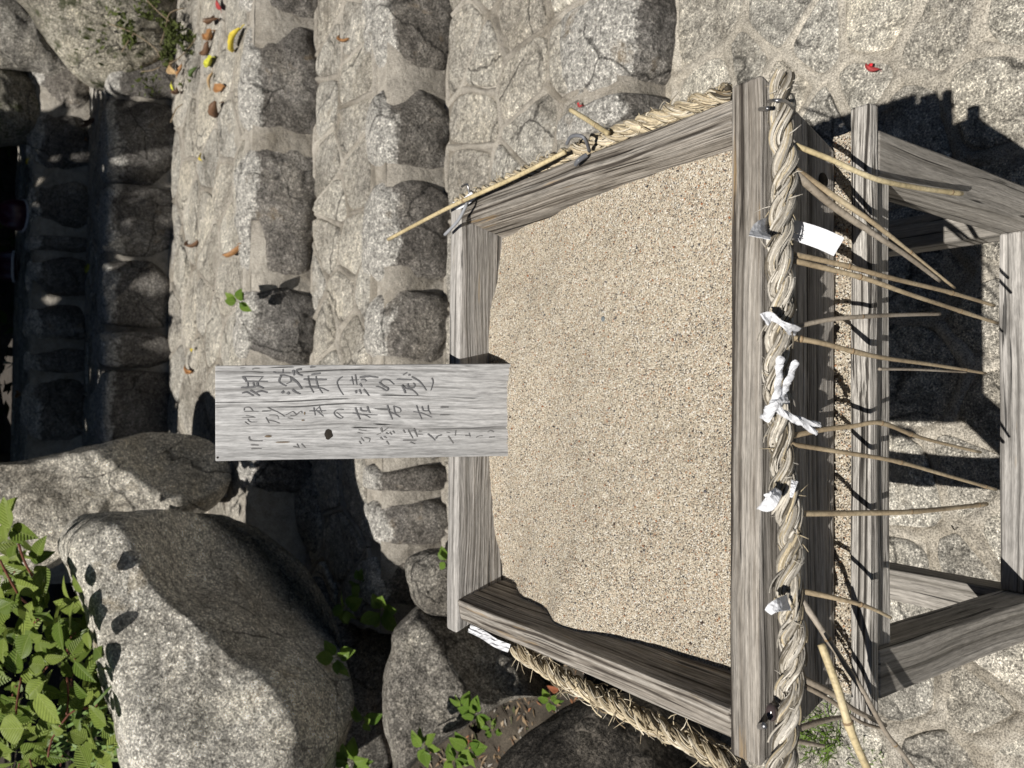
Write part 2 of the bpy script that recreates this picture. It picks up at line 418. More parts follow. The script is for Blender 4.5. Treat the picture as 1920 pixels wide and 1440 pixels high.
_ico = None
def block(name, lo, hi, mat, parent, seed, ex=4.0, amp=.09, batter=0):
    """rounded building stone filling the box lo..hi"""
    global _ico
    if _ico is None:
        bm = bmesh.new(); bmesh.ops.create_icosphere(bm, subdivisions=5, radius=1)
        _ico = (np.array([v.co for v in bm.verts]), [tuple(v.index for v in f.verts) for f in bm.faces]); bm.free()
    S, Fc = _ico
    lo, hi = np.array(lo), np.array(hi); c = (lo+hi)/2; h = (hi-lo)/2
    nn = (np.abs(S)**ex).sum(1)**(1/ex); B = S/nn[:, None]
    rs = np.random.default_rng(int(seed*10)+1)
    for k in range(4):                        # knock a few corners off
        dv = rs.normal(size=3); dv[1] = -abs(dv[1]); dv /= np.linalg.norm(dv); lim = rs.uniform(1.0, 1.2)
        ov = np.maximum(B@dv-lim, 0); B = B-ov[:, None]*dv*.8
    V = c+B*h; m_ = h.min()
    if batter: V[:, 1] += batter*np.clip((B[:, 2]+.2)/1.1, 0, 1.2)*np.clip(-B[:, 1]+.4, 0, 1)
    wear = np.zeros((len(V), 3))
    for i in range(len(V)):
        p = V[i]; f1 = fbm(p, 5, 4, seed); w = f1*amp+fbm(p, 19, 4, seed)*amp*.4
        V[i] = p+S[i]*w*m_*1.2
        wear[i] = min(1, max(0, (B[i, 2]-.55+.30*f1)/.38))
    return mesh(name, V, Fc, mat, parent, tint=wear)

def clip(poly, a, b, c):
    out = []
    for i in range(len(poly)):
        p, q = poly[i], poly[(i+1) % len(poly)]
        fp, fq = a*p[0]+b*p[1]-c, a*q[0]+b*q[1]-c
        if fp <= 0: out.append(p)
        if fp*fq < 0:
            t = fp/(fp-fq); out.append((p[0]+t*(q[0]-p[0]), p[1]+t*(q[1]-p[1])))
    return out
def cells(seeds, rect):
    x0, x1, y0, y1 = rect; res = []
    for i, s in enumerate(seeds):
        poly = [(x0, y0), (x1, y0), (x1, y1), (x0, y1)]
        for j, t in enumerate(seeds):
            if i == j or not poly: continue
            a, b = t[0]-s[0], t[1]-s[1]
            if a*a+b*b < 1e-6: continue
            poly = clip(poly, a, b, (t[0]**2+t[1]**2-s[0]**2-s[1]**2)/2)
        if len(poly) >= 3: res.append(poly)
    return res
def chaikin(P, n=2):
    for _ in range(n):
        Q = []
        for i in range(len(P)):
            p, q = P[i], P[(i+1) % len(P)]
            Q += [p*.84+q*.16, p*.16+q*.84]
        P = Q
    return P
def paver(poly, z, gap, rise, mat, parent, seed):
    P = np.array(poly); c = P.mean(0)
    A = abs(sum(P[i][0]*P[(i+1) % len(P)][1]-P[(i+1) % len(P)][0]*P[i][1] for i in range(len(P))))/2
    R_ = math.sqrt(A/math.pi)
    if R_ < gap*1.6: return None
    k = max(.3, 1-gap/R_)
    P = np.array(chaikin([c+(p-c)*k for p in P], 2))
    n = 30; O = catmull_closed(P, n)
    V = []; Fc = []
    tilt = np.random.default_rng(int(seed)).normal(size=2)*.035
    rads = [1.03, 1.0, .965, .9, .78, .6, .4, .2]
    hs = [-.03, .25, .62, .86, .97, 1.0, 1.03, 1.03]
    for r, h in zip(rads, hs):
        for o_ in O:
            w = 1+.055*noise.noise(Vector((o_[0]*14+seed, o_[1]*14, seed)))
            q = c+(o_-c)*r*w
            zz = z+rise*h+(tilt@(q-c) if h > 0 else -.02)
            zz += .010*noise.noise(Vector((q[0]*9, q[1]*9, seed)))*min(1, (1.03-r)*4)+.004*noise.noise(Vector((q[0]*38, q[1]*38, seed)))*(h > .2)
            V.append((q[0], q[1], zz))
    for i in range(len(rads)-1):
        for j in range(n):
            m_ = (j+1) % n; Fc.append((i*n+j, i*n+m_, (i+1)*n+m_, (i+1)*n+j))
    Fc.append(tuple((len(rads)-1)*n+j for j in range(n)))
    return mesh('stone', V, Fc, mat, parent)

def joints(polys, z, w, h, mat, parent):
    """rounded beads of mortar tooled along the joints between the stones"""
    mb = MB(); seen = set()
    for P in polys:
        for i in range(len(P)):
            p, q = P[i], P[(i+1) % len(P)]
            key = tuple(sorted(((round(p[0], 3), round(p[1], 3)), (round(q[0], 3), round(q[1], 3)))))
            L_ = math.hypot(q[0]-p[0], q[1]-p[1])
            if key in seen or L_ < .02: continue
            seen.add(key); n = max(3, int(L_/.022)); V = []
            d = np.array([q[0]-p[0], q[1]-p[1]])/L_; s_ = np.array([-d[1], d[0]])
            for k in range(n+1):
                t = k/n; c = np.array(p)+(np.array(q)-np.array(p))*t
                c = c+s_*.012*noise.noise(Vector((c[0]*9, c[1]*9, 3.3)))*math.sin(math.pi*t)**.5
                ww = w*(1+.45*noise.noise(Vector((c[0]*15, c[1]*15, 7))))
                hh = h*(1+.5*noise.noise(Vector((c[0]*12, c[1]*12, 9))))
                for a, b in ((-1.9, -1.6), (-1.0, .35), (-.45, .95), (0, 1.05), (.45, .95), (1.0, .35), (1.9, -1.6)):
                    V.append((c[0]+s_[0]*a*ww, c[1]+s_[1]*a*ww, z+b*hh))
            mb.add(V, [(k*7+j, k*7+j+1, k*7+j+8, k*7+j+7) for k in range(n) for j in range(6)])
    return mb.build('mortar_joint', mat, parent)

# ------------------------------------------------------------------ the setting: pavement and steps
ZL = [0.0, CAMZ-1.412, CAMZ-1.207, CAMZ-.978, CAMZ-.677, CAMZ-.39]       # pavement, then the five treads
YR = [None, 1.463, 2.376, 3.108, 4.627, 5.52]                             # foot of each riser
BAT = [0, .01, .04, .06, .10, .10]
XL, XR = -1.15, 2.9
XLN = [0, -.70, -.80, -1.15, -1.15, -1.15]
def sheet(name, x0, x1, y0, y1, zf, mat, step, parent=None):
    nx, ny = int((x1-x0)/step)+2, int((y1-y0)/step)+2
    xs, ys = np.linspace(x0, x1, nx), np.linspace(y0, y1, ny)
    V = [(x, y, zf(x, y)) for y in ys for x in xs]
    Fc = [(j*nx+i, j*nx+i+1, (j+1)*nx+i+1, (j+1)*nx+i) for j in range(ny-1) for i in range(nx-1)]
    return mesh(name, V, Fc, mat, parent, origin=((x0+x1)/2, (y0+y1)/2, 0))
def mound(z, a=.012): return lambda x, y: z+a*noise.noise(Vector((x*4, y*4, z*9)))+a*.4*noise.noise(Vector((x*17, y*17, z)))

earth = sheet('ground', -40, 40, -40, 60, lambda x, y: -.25, M['soil'], 4.0)
tag(earth, 'dark bare soil around the stone pavement and the steps', kind='structure')
pave = sheet('pavement', -1.3, 2.9, -.9, YR[1]+.06, mound(-.004, .008), M['mortar_sandy'], .05)
tag(pave, 'sand-dusted stone pavement set in pale mortar', kind='structure')
steps = bpy.data.objects.new('stone_steps', None); col.objects.link(steps); steps.location = (.5, YR[1], 0); WLOC[steps.name] = np.array((.5, YR[1], 0))
tag(steps, 'rustic steps of rounded granite set in mortar', kind='structure')
for n in range(1, 6):
    y0, y1 = YR[n]+BAT[n]+.036, (YR[n+1]+.12 if n < 5 else 7.4)
    sheet('mortar_tread', XLN[n], XR, y0, y1, mound(ZL[n]-.006), M['mortar'], .045, steps)
    nx = 90; V = []; Fc = []
    for k in range(12):
        for i in range(nx):
            x = XLN[n]+(XR-XLN[n])*i/(nx-1); t = k/11
            V.append((x, YR[n]+.006+BAT[n]*t+.012*noise.noise(Vector((x*5, t*2, n*3.3)))*(1-t**4)+.034*t**7, ZL[n-1]-.04+(ZL[n]+.036-ZL[n-1])*t**.8))
    for k in range(11):
        for i in range(nx-1): Fc.append((k*nx+i, k*nx+i+1, (k+1)*nx+i+1, (k+1)*nx+i))
    mesh('mortar_riser', V, Fc, M['mortar'], steps)

# paving stones: one seed per stone, read off the photograph, hidden ground filled in
GS = [(1330, 50), (1400, 110), (1345, 150), (1530, 90), (1450, 40), (1640, 40), (1770, 60), (1860, 150), (1900, 40), (1480, 160), (1600, 180), (1700, 230), (1560, 210),
      (1840, 1330), (1700, 1300), (1600, 1400), (1900, 1240), (1760, 1420), (1910, 1420), (1820, 900), (1710, 920), (1860, 600), (1880, 760), (1730, 700), (1750, 500), (1720, 1080), (1800, 1080), (1900, 1010), (1870, 420)]
seeds = [tuple(Pz(x, y, 0)[:2]) for x, y in GS]
for k in range(400):
    p = (rng.uniform(-1.2, 2.3), rng.uniform(-.5, YR[1]))
    if all((p[0]-q[0])**2+(p[1]-q[1])**2 > .27**2 for q in seeds): seeds.append(p)
for i, c in enumerate(cells(seeds, (-1.25, 2.5, -.6, YR[1]-.03))):
    paver(c, 0, .013, .004, M['rock_ground'], pave, i*7.1)
joints(cells(seeds, (-1.25, 2.5, -.6, YR[1]-.03)), 0, .011, .0045, M['mortar_sandy'], pave)
TS = {1: [(1090, 80), (970, 40), (865, 80), (912, 125), (975, 145), (895, 215), (995, 260), (1100, 250), (880, 330), (1180, 205), (960, 340), (790, 1090), (760, 1130)],
      2: [(615, 20), (660, 60), (625, 100), (660, 150), (615, 190), (655, 240), (620, 300), (665, 330), (630, 380), (620, 450), (660, 470), (645, 555), (610, 620), (660, 640), (620, 700), (640, 800), (620, 900), (660, 890)],
      3: [(440, 20), (400, 60), (360, 110), (420, 130), (345, 180), (390, 220), (350, 260), (430, 250), (395, 300), (345, 340), (420, 350), (360, 420), (430, 430), (395, 480), (340, 500), (425, 530), (360, 590), (400, 620), (430, 660), (370, 680), (410, 740), (350, 760)],
      4: [(185, 240), (190, 330), (180, 430), (190, 520), (182, 640), (188, 740)], 5: [(40, 300), (50, 420), (45, 560), (50, 660)]}
for n in range(1, 6):
    y0, y1 = YR[n]+.17, (YR[n+1] if n < 5 else 7.2)
    sd = [tuple(Pz(x, y, ZL[n])[:2]) for x, y in TS[n]]
    for k in range(300):
        p = (rng.uniform(XLN[n], XR), rng.uniform(y0, y1))
        if all((p[0]-q[0])**2+((p[1]-q[1])*.9)**2 > .19**2 for q in sd): sd.append(p)
    for i, c in enumerate(cells(sd, (XLN[n], XR, y0, y1))):
        paver(c, ZL[n], .015, .011 if n < 3 else .007, M['rock_tread'], steps, n*100+i*3.3)
    joints(cells(sd, (XLN[n], XR, y0, y1)), ZL[n], .009, .008 if n < 3 else .005, M['mortar'], steps)
# big stones that form the risers
RS = {1: [(-160, -70), (-60, 162), (168, 238), (246, 420), (430, 600), (610, 800), (812, 1000), (1010, 1130)],
      2: [(-270, -110), (-95, 126), (148, 314), (328, 530), (540, 684), (694, 862), (870, 926), (932, 1032), (1040, 1150)],
      3: [(-290, -130), (-120, 18), (28, 246), (254, 516), (530, 686), (696, 800), (808, 930)],
      4: [(-100, 60), (70, 176), (182, 342), (346, 480), (484, 612), (620, 690), (694, 832)],
      5: [(60, 200), (206, 322), (330, 430), (438, 470), (476, 560), (568, 640), (650, 700), (706, 830)]}
RV = {1: 1215, 2: 785, 3: 530, 4: 260, 5: 112}
for n in range(1, 6):
    for i, (a, b) in enumerate(RS[n]):
        xa, xb = Py(RV[n], b, YR[n])[0], Py(RV[n], a, YR[n])[0]
        dy = .30 if n == 1 else (.20, .24, .17, .22)[i % 4]
        j = random.Random(n*31+i)
        tile = n == 4
        block('stone', (xa+.002, YR[n]-.025+j.uniform(-.012, .012), ZL[n-1]-.07), (xb-.002, YR[n]+BAT[n]+dy, ZL[n]+j.uniform(.020, .034)), M['rock_riser'], steps, n*9+i*1.7, 7 if tile else j.uniform(3.3, 4.6), .05 if tile else .10, batter=BAT[n]*(.3 if tile else 1.0)+(.0 if tile else .02))

# sloping ground beside and behind the steps
def bank_z(x, y):
    b = -.10+max(0, y-1.2)*.17+max(0, -x-1.3)*.18
    return b+.10*noise.noise(Vector((x*1.6, y*1.6, 2)))+.03*noise.noise(Vector((x*6, y*6, 5)))
bl = sheet('bank', -6, -.62, .7, 9, bank_z, M['soil'], .12); tag(bl, 'dark earth bank beside the steps', kind='structure')
br_ = sheet('bank', 2.3, 6, 1.6, 9, lambda x, y: .3+(y-2)*.22+.1*noise.noise(Vector((x*2, y*2, 1))), M['soil'], .15); tag(br_, 'dark earth bank on the far side of the steps', kind='structure')
bb = sheet('bank', -7, 8, 7.3, 14, lambda x, y: ZL[5]-.05+(y-7.3)*.75+.2*noise.noise(Vector((x*1.3, y*1.3, 8))), M['soil'], .25); tag(bb, 'shaded earth slope behind the top step', kind='structure')

# ------------------------------------------------------------------ boulders
def face(*planes):                          # lowest of several planes h = c + ga*a + gb*b
    def f(a, b):
        v = sorted(c+ga*a+gb*b for c, ga, gb in planes); k_ = .07
        e_ = max(0., 1-(v[1]-v[0])/k_) if len(v) > 1 else 0
        return v[0]-e_*e_*k_*.25
    return f
boulder('boulder', [(128, 1030), (150, 990), (200, 970), (300, 960), (420, 950), (500, 985), (560, 1030), (610, 1100), (645, 1180), (665, 1260), (668, 1340), (640, 1440), (560, 1540), (380, 1560), (275, 1500), (238, 1400), (212, 1300), (172, 1170), (142, 1085)],
        2.5, .46, M['rock_big'], 'largest boulder, pale speckled top and dark front face, beside the leafy shrub',
        face((.60, .02, -.22), (.62, -1.2, 1.40)), 1.3, .035)
boulder('boulder', [(-60, 900), (60, 865), (200, 830), (280, 808), (340, 806), (405, 818), (440, 880), (410, 950), (330, 985), (200, 1010), (60, 1080), (-60, 1100)],
        3.15, .36, M['rock_big'], 'rounded grey boulder with streaky leaf shadows behind the largest boulder', face((.42, -.12, -.2), (.62, -1.0, .5)), 5.1, .045)
boulder('boulder', [(735, 1175), (800, 1118), (850, 1095), (930, 1150), (1010, 1230), (1048, 1300), (960, 1310), (880, 1360), (800, 1410), (750, 1445), (728, 1380), (722, 1290), (728, 1220)],
        2.42, .20, M['rock_shade'], 'flat-topped grey rock under the left corner of the sand box', face((.40, -.05, -.25), (.45, -.7, .6)), 8.8, .045)
boulder('boulder', [(765, 1045), (840, 1030), (880, 1080), (860, 1150), (800, 1150), (770, 1110)], 2.5, .12, M['rock_shade'], 'small cleft rock wedged between the step stones and the flat-topped rock', None, 3.7, .06)
boulder('boulder', [(920, 1470), (960, 1390), (1040, 1335), (1140, 1300), (1260, 1330), (1380, 1400), (1480, 1425), (1560, 1470), (1500, 1580), (1000, 1580)],
        1.95, .22, M['rock_dark'], 'dark brown rock with pale veins left of the wooden stand', face((.45, .1, .05), (.42, -.5, .4)), 2.2, .05)
boulder('boulder', [(560, 890), (650, 880), (705, 930), (725, 1010), (690, 1085), (620, 1070), (560, 1000)], 3.3, .2, M['rock_shade'], 'dark smooth rock in the shaded hollow beside the steps', None, 6.4, .04)
boulder('boulder', [(560, 1090), (640, 1080), (720, 1130), (735, 1230), (715, 1330), (735, 1430), (650, 1500), (580, 1400), (600, 1250)], 3.0, .14, M['rock_shade'], 'long low rock in the crevice between the two largest rocks', None, 7.7, .05)
boulder('boulder', [(40, -60), (430, -90), (408, 0), (376, 50), (335, 92), (296, 122), (262, 158), (205, 172), (150, 145), (95, 85), (60, 30)],
        4.4, .34, M['rock_moss'], 'mossy sunlit boulder at the far end of the upper steps', face((.5, .1, -.1), (.55, -.2, .5)), 9.4, .04)
boulder('boulder', [(-60, -40), (50, -20), (110, 80), (190, 150), (205, 190), (120, 180), (60, 140), (-60, 120)], 5.0, .3, M['rock_shade'], 'dark boulder lying in shade behind the mossy boulder', None, 4.9, .05)
boulder('boulder', [(-60, 110), (40, 130), (95, 190), (100, 240), (60, 262), (10, 275), (-60, 280)], 5.0, .3, M['rock_moss'], 'brown moss-covered rock at the end of the highest step', None, 11.2, .05)

# ------------------------------------------------------------------ wooden stand and sand box
ZT = CAMZ-.6                                # top of the box rim
def board(name, L, W, H, mat, parent, loc, rx=0, ry=0, rz=0, bev=.0035, wear=.0012, ends=(0, 0)):
    """plank along local X; ends = how much each end is drawn in at the bottom"""
    bm = bmesh.new(); bmesh.ops.create_cube(bm, size=1)
    for v in bm.verts: v.co = Vector((v.co.x*L, v.co.y*W, v.co.z*H))
    bmesh.ops.bevel(bm, geom=bm.edges[:], offset=bev, segments=2, profile=.6, affect='EDGES')
    n = max(4, int(L/.02))
    for i in range(1, n):
        x = -L/2+L*i/n
        bmesh.ops.bisect_plane(bm, geom=bm.verts[:]+bm.edges[:]+bm.faces[:], plane_co=(x, 0, 0), plane_no=(1, 0, 0))
    sd = random.random()*50
    for v in bm.verts:
        k = .5-v.co.z/H
        t = v.co.x/(L/2)
        v.co.x -= (ends[1] if t > 0 else ends[0]*-1)*k*abs(t) if (ends[0] or ends[1]) else 0
        v.co += Vector((0, noise.noise(Vector((v.co.x*9+sd, v.co.y*80, v.co.z*80))), noise.noise(Vector((v.co.x*9-sd, v.co.y*80, v.co.z*80+9)))))*wear
    me = bpy.data.meshes.new(name); bm.to_mesh(me); bm.free(); me.materials.append(mat)
    me.shade_smooth()
    o = bpy.data.objects.new(name, me); col.objects.link(o); o.rotation_euler = (rx, ry, rz); place(o, parent, loc)
    md = o.modifiers.new('w', 'WEIGHTED_NORMAL'); md.keep_sharp = False
    return o

XC = -.0155
stand = thing('wooden_stand', (XC, .68, 0), 'weathered grey wooden stand with four legs carrying the sand box', 'stand')
ZS = CAMZ-.718                              # top of the stand
LEG = .047
for (x, y) in ((.268-LEG/2, .41+LEG/2), (-.284+LEG/2, .41+LEG/2), (.268-LEG/2, .95), (-.284+LEG/2, .95)):
    board('leg', ZS-.012, LEG, LEG, M['wood_stand'], stand, (x, y, (ZS-.012)/2), ry=math.radians(90))
board('top_rail', .60, .0215, .014, M['wood_ridge'], stand, (-.009, .4205, ZS-.004), bev=.003)
board('apron', .552-2*LEG, .026, .030, M['wood_ridge'], stand, (-.008, .4295, ZS-.0285), bev=.002)
board('apron', .552-2*LEG, .026, .030, M['wood_stand'], stand, (-.008, .95, ZS-.0285))
for x in (.25, -.266): board('side_rail', .46, .03, .06, M['wood_stand'], stand, (x, .69, ZS-.045), rz=math.radians(90))
board('shelf_board', .53, .56, .012, M['wood_stand'], stand, (-.008, .72, ZS-.014), bev=.002)
board('stretcher', .552-2*LEG, .036, .05, M['wood_back'], stand, (-.008, .438, CAMZ-1.096-.026))
board('stretcher', .552-2*LEG, .036, .05, M['wood_stand'], stand, (-.008, .95, CAMZ-1.122))
for x in (.2445, -.2605): board('stretcher', .49, .045, .05, M['wood_stand'], stand, (x, .70, CAMZ-1.13), rz=math.radians(90))

box = thing('sand_box', (XC, .73, ZS), 'weathered open wooden box with sloping sides full of sand', 'box')
TAN = .24; HB = .118
fb = board('front_board', .632, .034, HB, M['wood_front'], box, (-.0135, .466, ZT-HB/2), ends=(.048, .048))
fb.data.materials.append(M['wood_box'])
for p in fb.data.polygons:
    if p.normal.z > .7: p.material_index = 1
board('back_board', .627, .030, HB, M['wood_back'], box, (-.0235, .985, ZT-HB/2), ends=(.048, .048), bev=.004)
ang = math.atan(TAN)
for s, xi in ((1, .263), (-1, -.288)):
    H2 = HB/math.cos(ang)-.004
    xc_ = xi+s*(.015/math.cos(ang))-s*TAN*(HB/2)
    bd = board('side_board', .487, .030, H2, M['wood_box'], box, (xc_, .7265, ZT-HB/2-.001), rx=s*ang*1, rz=math.radians(90), bev=.003)
    bd.rotation_euler = (Matrix.Rotation(s*ang, 3, 'Y') @ Matrix.Rotation(math.radians(90), 3, 'Z')).to_euler()
board('floor_board', .50, .49, .012, M['wood_stand'], box, (-.0125, .7265, ZT-HB+.010), bev=.002)

# ------------------------------------------------------------------ sand
ctrl = [(.246, .97, -.677), (.186, .97, -.668), (.12, .97, -.650), (.088, .97, -.648), (.062, .95, -.658), (0, .93, -.646), (-.05, .93, -.648), (-.095, .97, -.656), (-.174, .97, -.662), (-.264, .97, -.683)]
for px, py in ((1010, 415), (1090, 380), (1160, 350), (1290, 305), (1370, 285)):
    n = np.array([1, 0, -TAN]); q = Pp(px, py, (.263, 0, ZT), n); ctrl.append((q[0], q[1], q[2]-CAMZ))
for px, py in ((1000, 1130), (1060, 1180), (1160, 1195), (1250, 1220), (1360, 1255)):
    n = np.array([-1, 0, -TAN]); q = Pp(px, py, (-.288, 0, ZT), n); ctrl.append((q[0], q[1], q[2]-CAMZ))
ctrl += [(-.02, .72, -.640), (-.02, .6, -.645), (.1, .8, -.645), (-.12, .82, -.646), (-.02, .50, -.650), (.12, .5, -.648), (-.14, .5, -.65), (-.02, .85, -.645)]
CT = np.array(ctrl)
def sand_h(x, y):
    d2 = (CT[:, 0]-x)**2+(CT[:, 1]-y)**2+4e-3; w = 1/d2**2.5
    return CAMZ+(w*CT[:, 2]).sum()/w.sum()
nx, ny = 200, 190; V = []
xs = np.linspace(-.292, .267, nx); ys = np.linspace(.478, .975, ny)
for y in ys:
    for x in xs:
        z = sand_h(x, y)+.0045*noise.noise(Vector((x*9, y*9, 7)))*min(1, max(0, min(x+.25, .23-x, y-.49, .93-y)*22))+.0016*noise.noise(Vector((x*22, y*22, 1)))+.0012*noise.noise(Vector((x*70, y*70, 4)))
        V.append((x, y, z))
Fc = [(j*nx+i, j*nx+i+1, (j+1)*nx+i+1, (j+1)*nx+i) for j in range(ny-1) for i in range(nx-1)]
Vn = np.array(V)
sand = mesh('sand', Vn, Fc, M['sand'], None, origin=(XC, .73, ZT-.1))
tag(sand, 'coarse beige sand filling the wooden box', 'sand', kind='stuff')
GC = [(.55, .48, .37), (.62, .57, .48), (.45, .38, .28), (.72, .70, .64), (.40, .2, .1), (.08, .08, .085), (.2, .18, .16), (.5, .43, .33)]
oct_V = np.array([(1, 0, 0), (-1, 0, 0), (0, 1, 0), (0, -1, 0), (0, 0, 1), (0, 0, -1)], float)
oct_F = [(0, 2, 4), (2, 1, 4), (1, 3, 4), (3, 0, 4), (2, 0, 5), (1, 2, 5), (3, 1, 5), (0, 3, 5)]
def grains(name, pts, smin, smax, parent, seed, dark=None):
    r = np.random.default_rng(seed); mb = MB()
    for p in pts:
        s = r.uniform(smin, smax); a = r.uniform(.55, 1.2, 3)*s
        th = r.uniform(0, 6.28); ca, sa = math.cos(th), math.sin(th)
        O = oct_V*a+r.normal(size=(6, 3))*s*.12
        O = np.stack([O[:, 0]*ca-O[:, 1]*sa, O[:, 0]*sa+O[:, 1]*ca, O[:, 2]], 1)+np.array(p)
        c = GC[r.choice(8, p=[.24, .2, .18, .1, .06, .07, .07, .08])] if dark is None else dark[r.integers(len(dark))]
        mb.add(O, oct_F, c)
    o = mb.build(name, M['grain'], parent, smooth=False); o['kind'] = 'stuff'; return o
pts = []
r_ = np.random.default_rng(5)
while len(pts) < 9000:
    x, y = r_.uniform(-.27, .25), r_.uniform(.485, .965); z = sand_h(x, y)
    if -.288-TAN*(z-ZT) < x < .263+TAN*(z-ZT): pts.append((x, y, z+.0012+.0045*noise.noise(Vector((x*9, y*9, 7)))*min(1, max(0, min(x+.25, .23-x, y-.49, .93-y)*22))+.0016*noise.noise(Vector((x*22, y*22, 1)))+.0012*noise.noise(Vector((x*70, y*70, 4)))))
grains('sand_grains', pts, .0006, .0013, sand, 3)
grains('dark_specks', [pts[i] for i in range(0, 260)], .0008, .0018, sand, 8, [(.05, .05, .055), (.07, .05, .04), (.1, .1, .11), (.3, .12, .05), (.7, .68, .64)])
pp = Pp(1132, 598, (0, 0, sand_h(.09, .75)), np.array([0, 0, 1.]))
pb = block('pebble', pp-np.array([.0035, .003, .002]), pp+np.array([.0035, .003, .003]), simple('slate_pebble', (.14, .16, .17), .6), None, 3.3, 2.2, .1)
tag(pb, 'largest dark grey pebble lying on the sand', 'pebble')
# sand spilt on the stand behind the front rail
V = []; nx, ny = 240, 8
for j in range(ny):
    for i in range(nx):
        x = -.285+.555*i/(nx-1); y = .4305+.022*j/(ny-1)
        V.append((x, y, ZS-.004+.003*noise.noise(Vector((x*30, y*60, 3)))+.002*noise.noise(Vector((x*120, y*120, 3)))))
sp_ = mesh('spilt_sand', V, [(j*nx+i, j*nx+i+1, (j+1)*nx+i+1, (j+1)*nx+i) for j in range(ny-1) for i in range(nx-1)], M['sand'])
tag(sp_, 'thin line of spilt sand along the stand below the box', 'sand', kind='stuff')
lp = [(r_.uniform(-.28, .265), r_.uniform(.432, .45), ZS-.001) for _ in range(700)]
grains('sand_grains', lp, .0007, .0016, sp_, 12)

# ------------------------------------------------------------------ sign board with brush writing
TILT = math.radians(30.5)
bu = np.array([0, math.sin(TILT), math.cos(TILT)]); bn = np.array([0, -math.cos(TILT), math.sin(TILT)]); TH = .017
bp = np.array([0, .9665, ZT+.004])+bn*TH
tl, tr = Pp(403, 863, bp, bn), Pp(403, 687, bp, bn); bl_, br2 = Pp(948, 857, bp, bn), Pp(948, 680, bp, bn)
print('sign', tl, tr, bl_, br2)
topc = (tl+tr)/2; botc = (bl_+br2)/2; SW = (np.linalg.norm(tr-tl)+np.linalg.norm(br2-bl_))/2
ax = topc-botc; Lb = np.linalg.norm(ax); ax /= Lb; EXT = .055
ctr = botc-ax*EXT+ax*(Lb+EXT)/2-bn*TH/2
yv = np.cross(bn, ax)
sign = board('sign_board', Lb+EXT, SW, TH, M['wood_sign'], None, ctr, bev=.002, wear=.0005)
sign.rotation_euler = Matrix(((ax[0], yv[0], bn[0]), (ax[1], yv[1], bn[1]), (ax[2], yv[2], bn[2]))).to_euler()
tag(sign, 'upright weathered silver plank with faded handwritten Japanese characters standing in the sand', 'sign')
bpy.context.view_layer.update()
SI = sign.matrix_world.inverted()
def strokes(lst, off, sc, mat, name='character'):
    mb = MB()
    for w, *pl in lst:
        pts_ = smooth_path(pl, max(3, 4*len(pl)))
        L_ = []; R__ = []
        for i, q in enumerate(pts_):
            d = np.array(pts_[min(i+1, len(pts_)-1)])-np.array(pts_[max(i-1, 0)]); d = d/(np.linalg.norm(d)+1e-6)
            t = i/(len(pts_)-1); ww = w*1.12*(.62+.5*math.sin(min(1, t*1.5+.12)*2.2))*.48*(1-.45*t)*(1+.25*noise.noise(Vector((q[0]*.03, q[1]*.03, w))))
            nrm = np.array([-d[1], d[0]])*ww
            a, b = np.array(q)+nrm, np.array(q)-nrm
            for arr, s in ((L_, a), (R__, b)):
                arr.append(np.array(SI @ Vector(Pp(off[0]+s[0]/sc, off[1]+s[1]/sc, bp, bn)+bn*.0006)))
        k = len(L_); V = L_+R__
        for v in V: v[2] = TH/2+.0009
        mb.add(V, [(i, i+1, k+i+1, k+i) for i in range(k-1)])
    me = bpy.data.meshes.new(name); me.from_pydata([tuple(v) for v in mb.V], [], mb.F); me.materials.append(mat)
    o = bpy.data.objects.new(name, me); col.objects.link(o); o.parent = sign
A = (440, 670); B = (620, 670); C3 = (440, 760); D4 = (620, 760); E5 = (800, 760)
strokes([(20, (130, 345), (510, 350)), (45, (150, 350), (210, 430)), (28, (190, 435), (590, 435)), (15, (500, 355), (430, 430)), (40, (115, 545), (300, 540), (420, 520), (520, 560)), (22, (230, 440), (240, 540)), (25, (330, 450), (350, 530)), (40, (400, 450), (420, 520)), (35, (135, 645), (220, 630), (340, 695)), (35, (280, 595), (360, 640), (450, 695)), (35, (380, 630), (480, 610), (590, 635))], A, 9.6, M['ink'])
strokes([(25, (810, 320), (900, 325), (1000, 350)), (30, (840, 320), (800, 440), (930, 520)), (25, (1000, 350), (1010, 430), (930, 480)), (40, (1000, 360), (1120, 450), (1210, 570)), (55, (850, 610), (880, 645)), (50, (945, 630), (985, 665)), (35, (1030, 575), (1100, 630), (1180, 660))], A, 9.6, M['ink'])
strokes([(30, (690, 260), (740, 285)), (20, (740, 285), (1000, 285)), (20, (870, 210), (860, 280)), (40, (1050, 225), (1070, 330)), (38, (1200, 215), (1120, 230), (1130, 290), (1220, 330)), (18, (980, 180), (1060, 180))], A, 9.6, M['ink'])
strokes([(35, (1380, 310), (1540, 290)), (40, (1240, 395), (1400, 400), (1650, 400)), (28, (1270, 535), (1400, 535), (1560, 555), (1690, 610)), (25, (1320, 330), (1350, 500), (1420, 640)), (25, (1460, 340), (1490, 500), (1580, 650)), (28, (1355, 175), (1450, 175))], A, 9.6, M['ink'])
strokes([(18, (100, 195), (180, 190)), (25, (320, 220), (350, 200), (440, 200)), (16, (150, 265), (300, 260), (500, 280))], A, 9.6, M['ink_faint'])
strokes([(18, (170, 960), (180, 910), (270, 905), (330, 970)), (14, (170, 975), (430, 972)), (16, (200, 1050), (350, 1075)), (12, (130, 1090), (370, 1085)), (16, (230, 1110), (280, 1165), (400, 1165)), (14, (180, 1160), (260, 1215))], A, 9.6, M['ink_faint'])
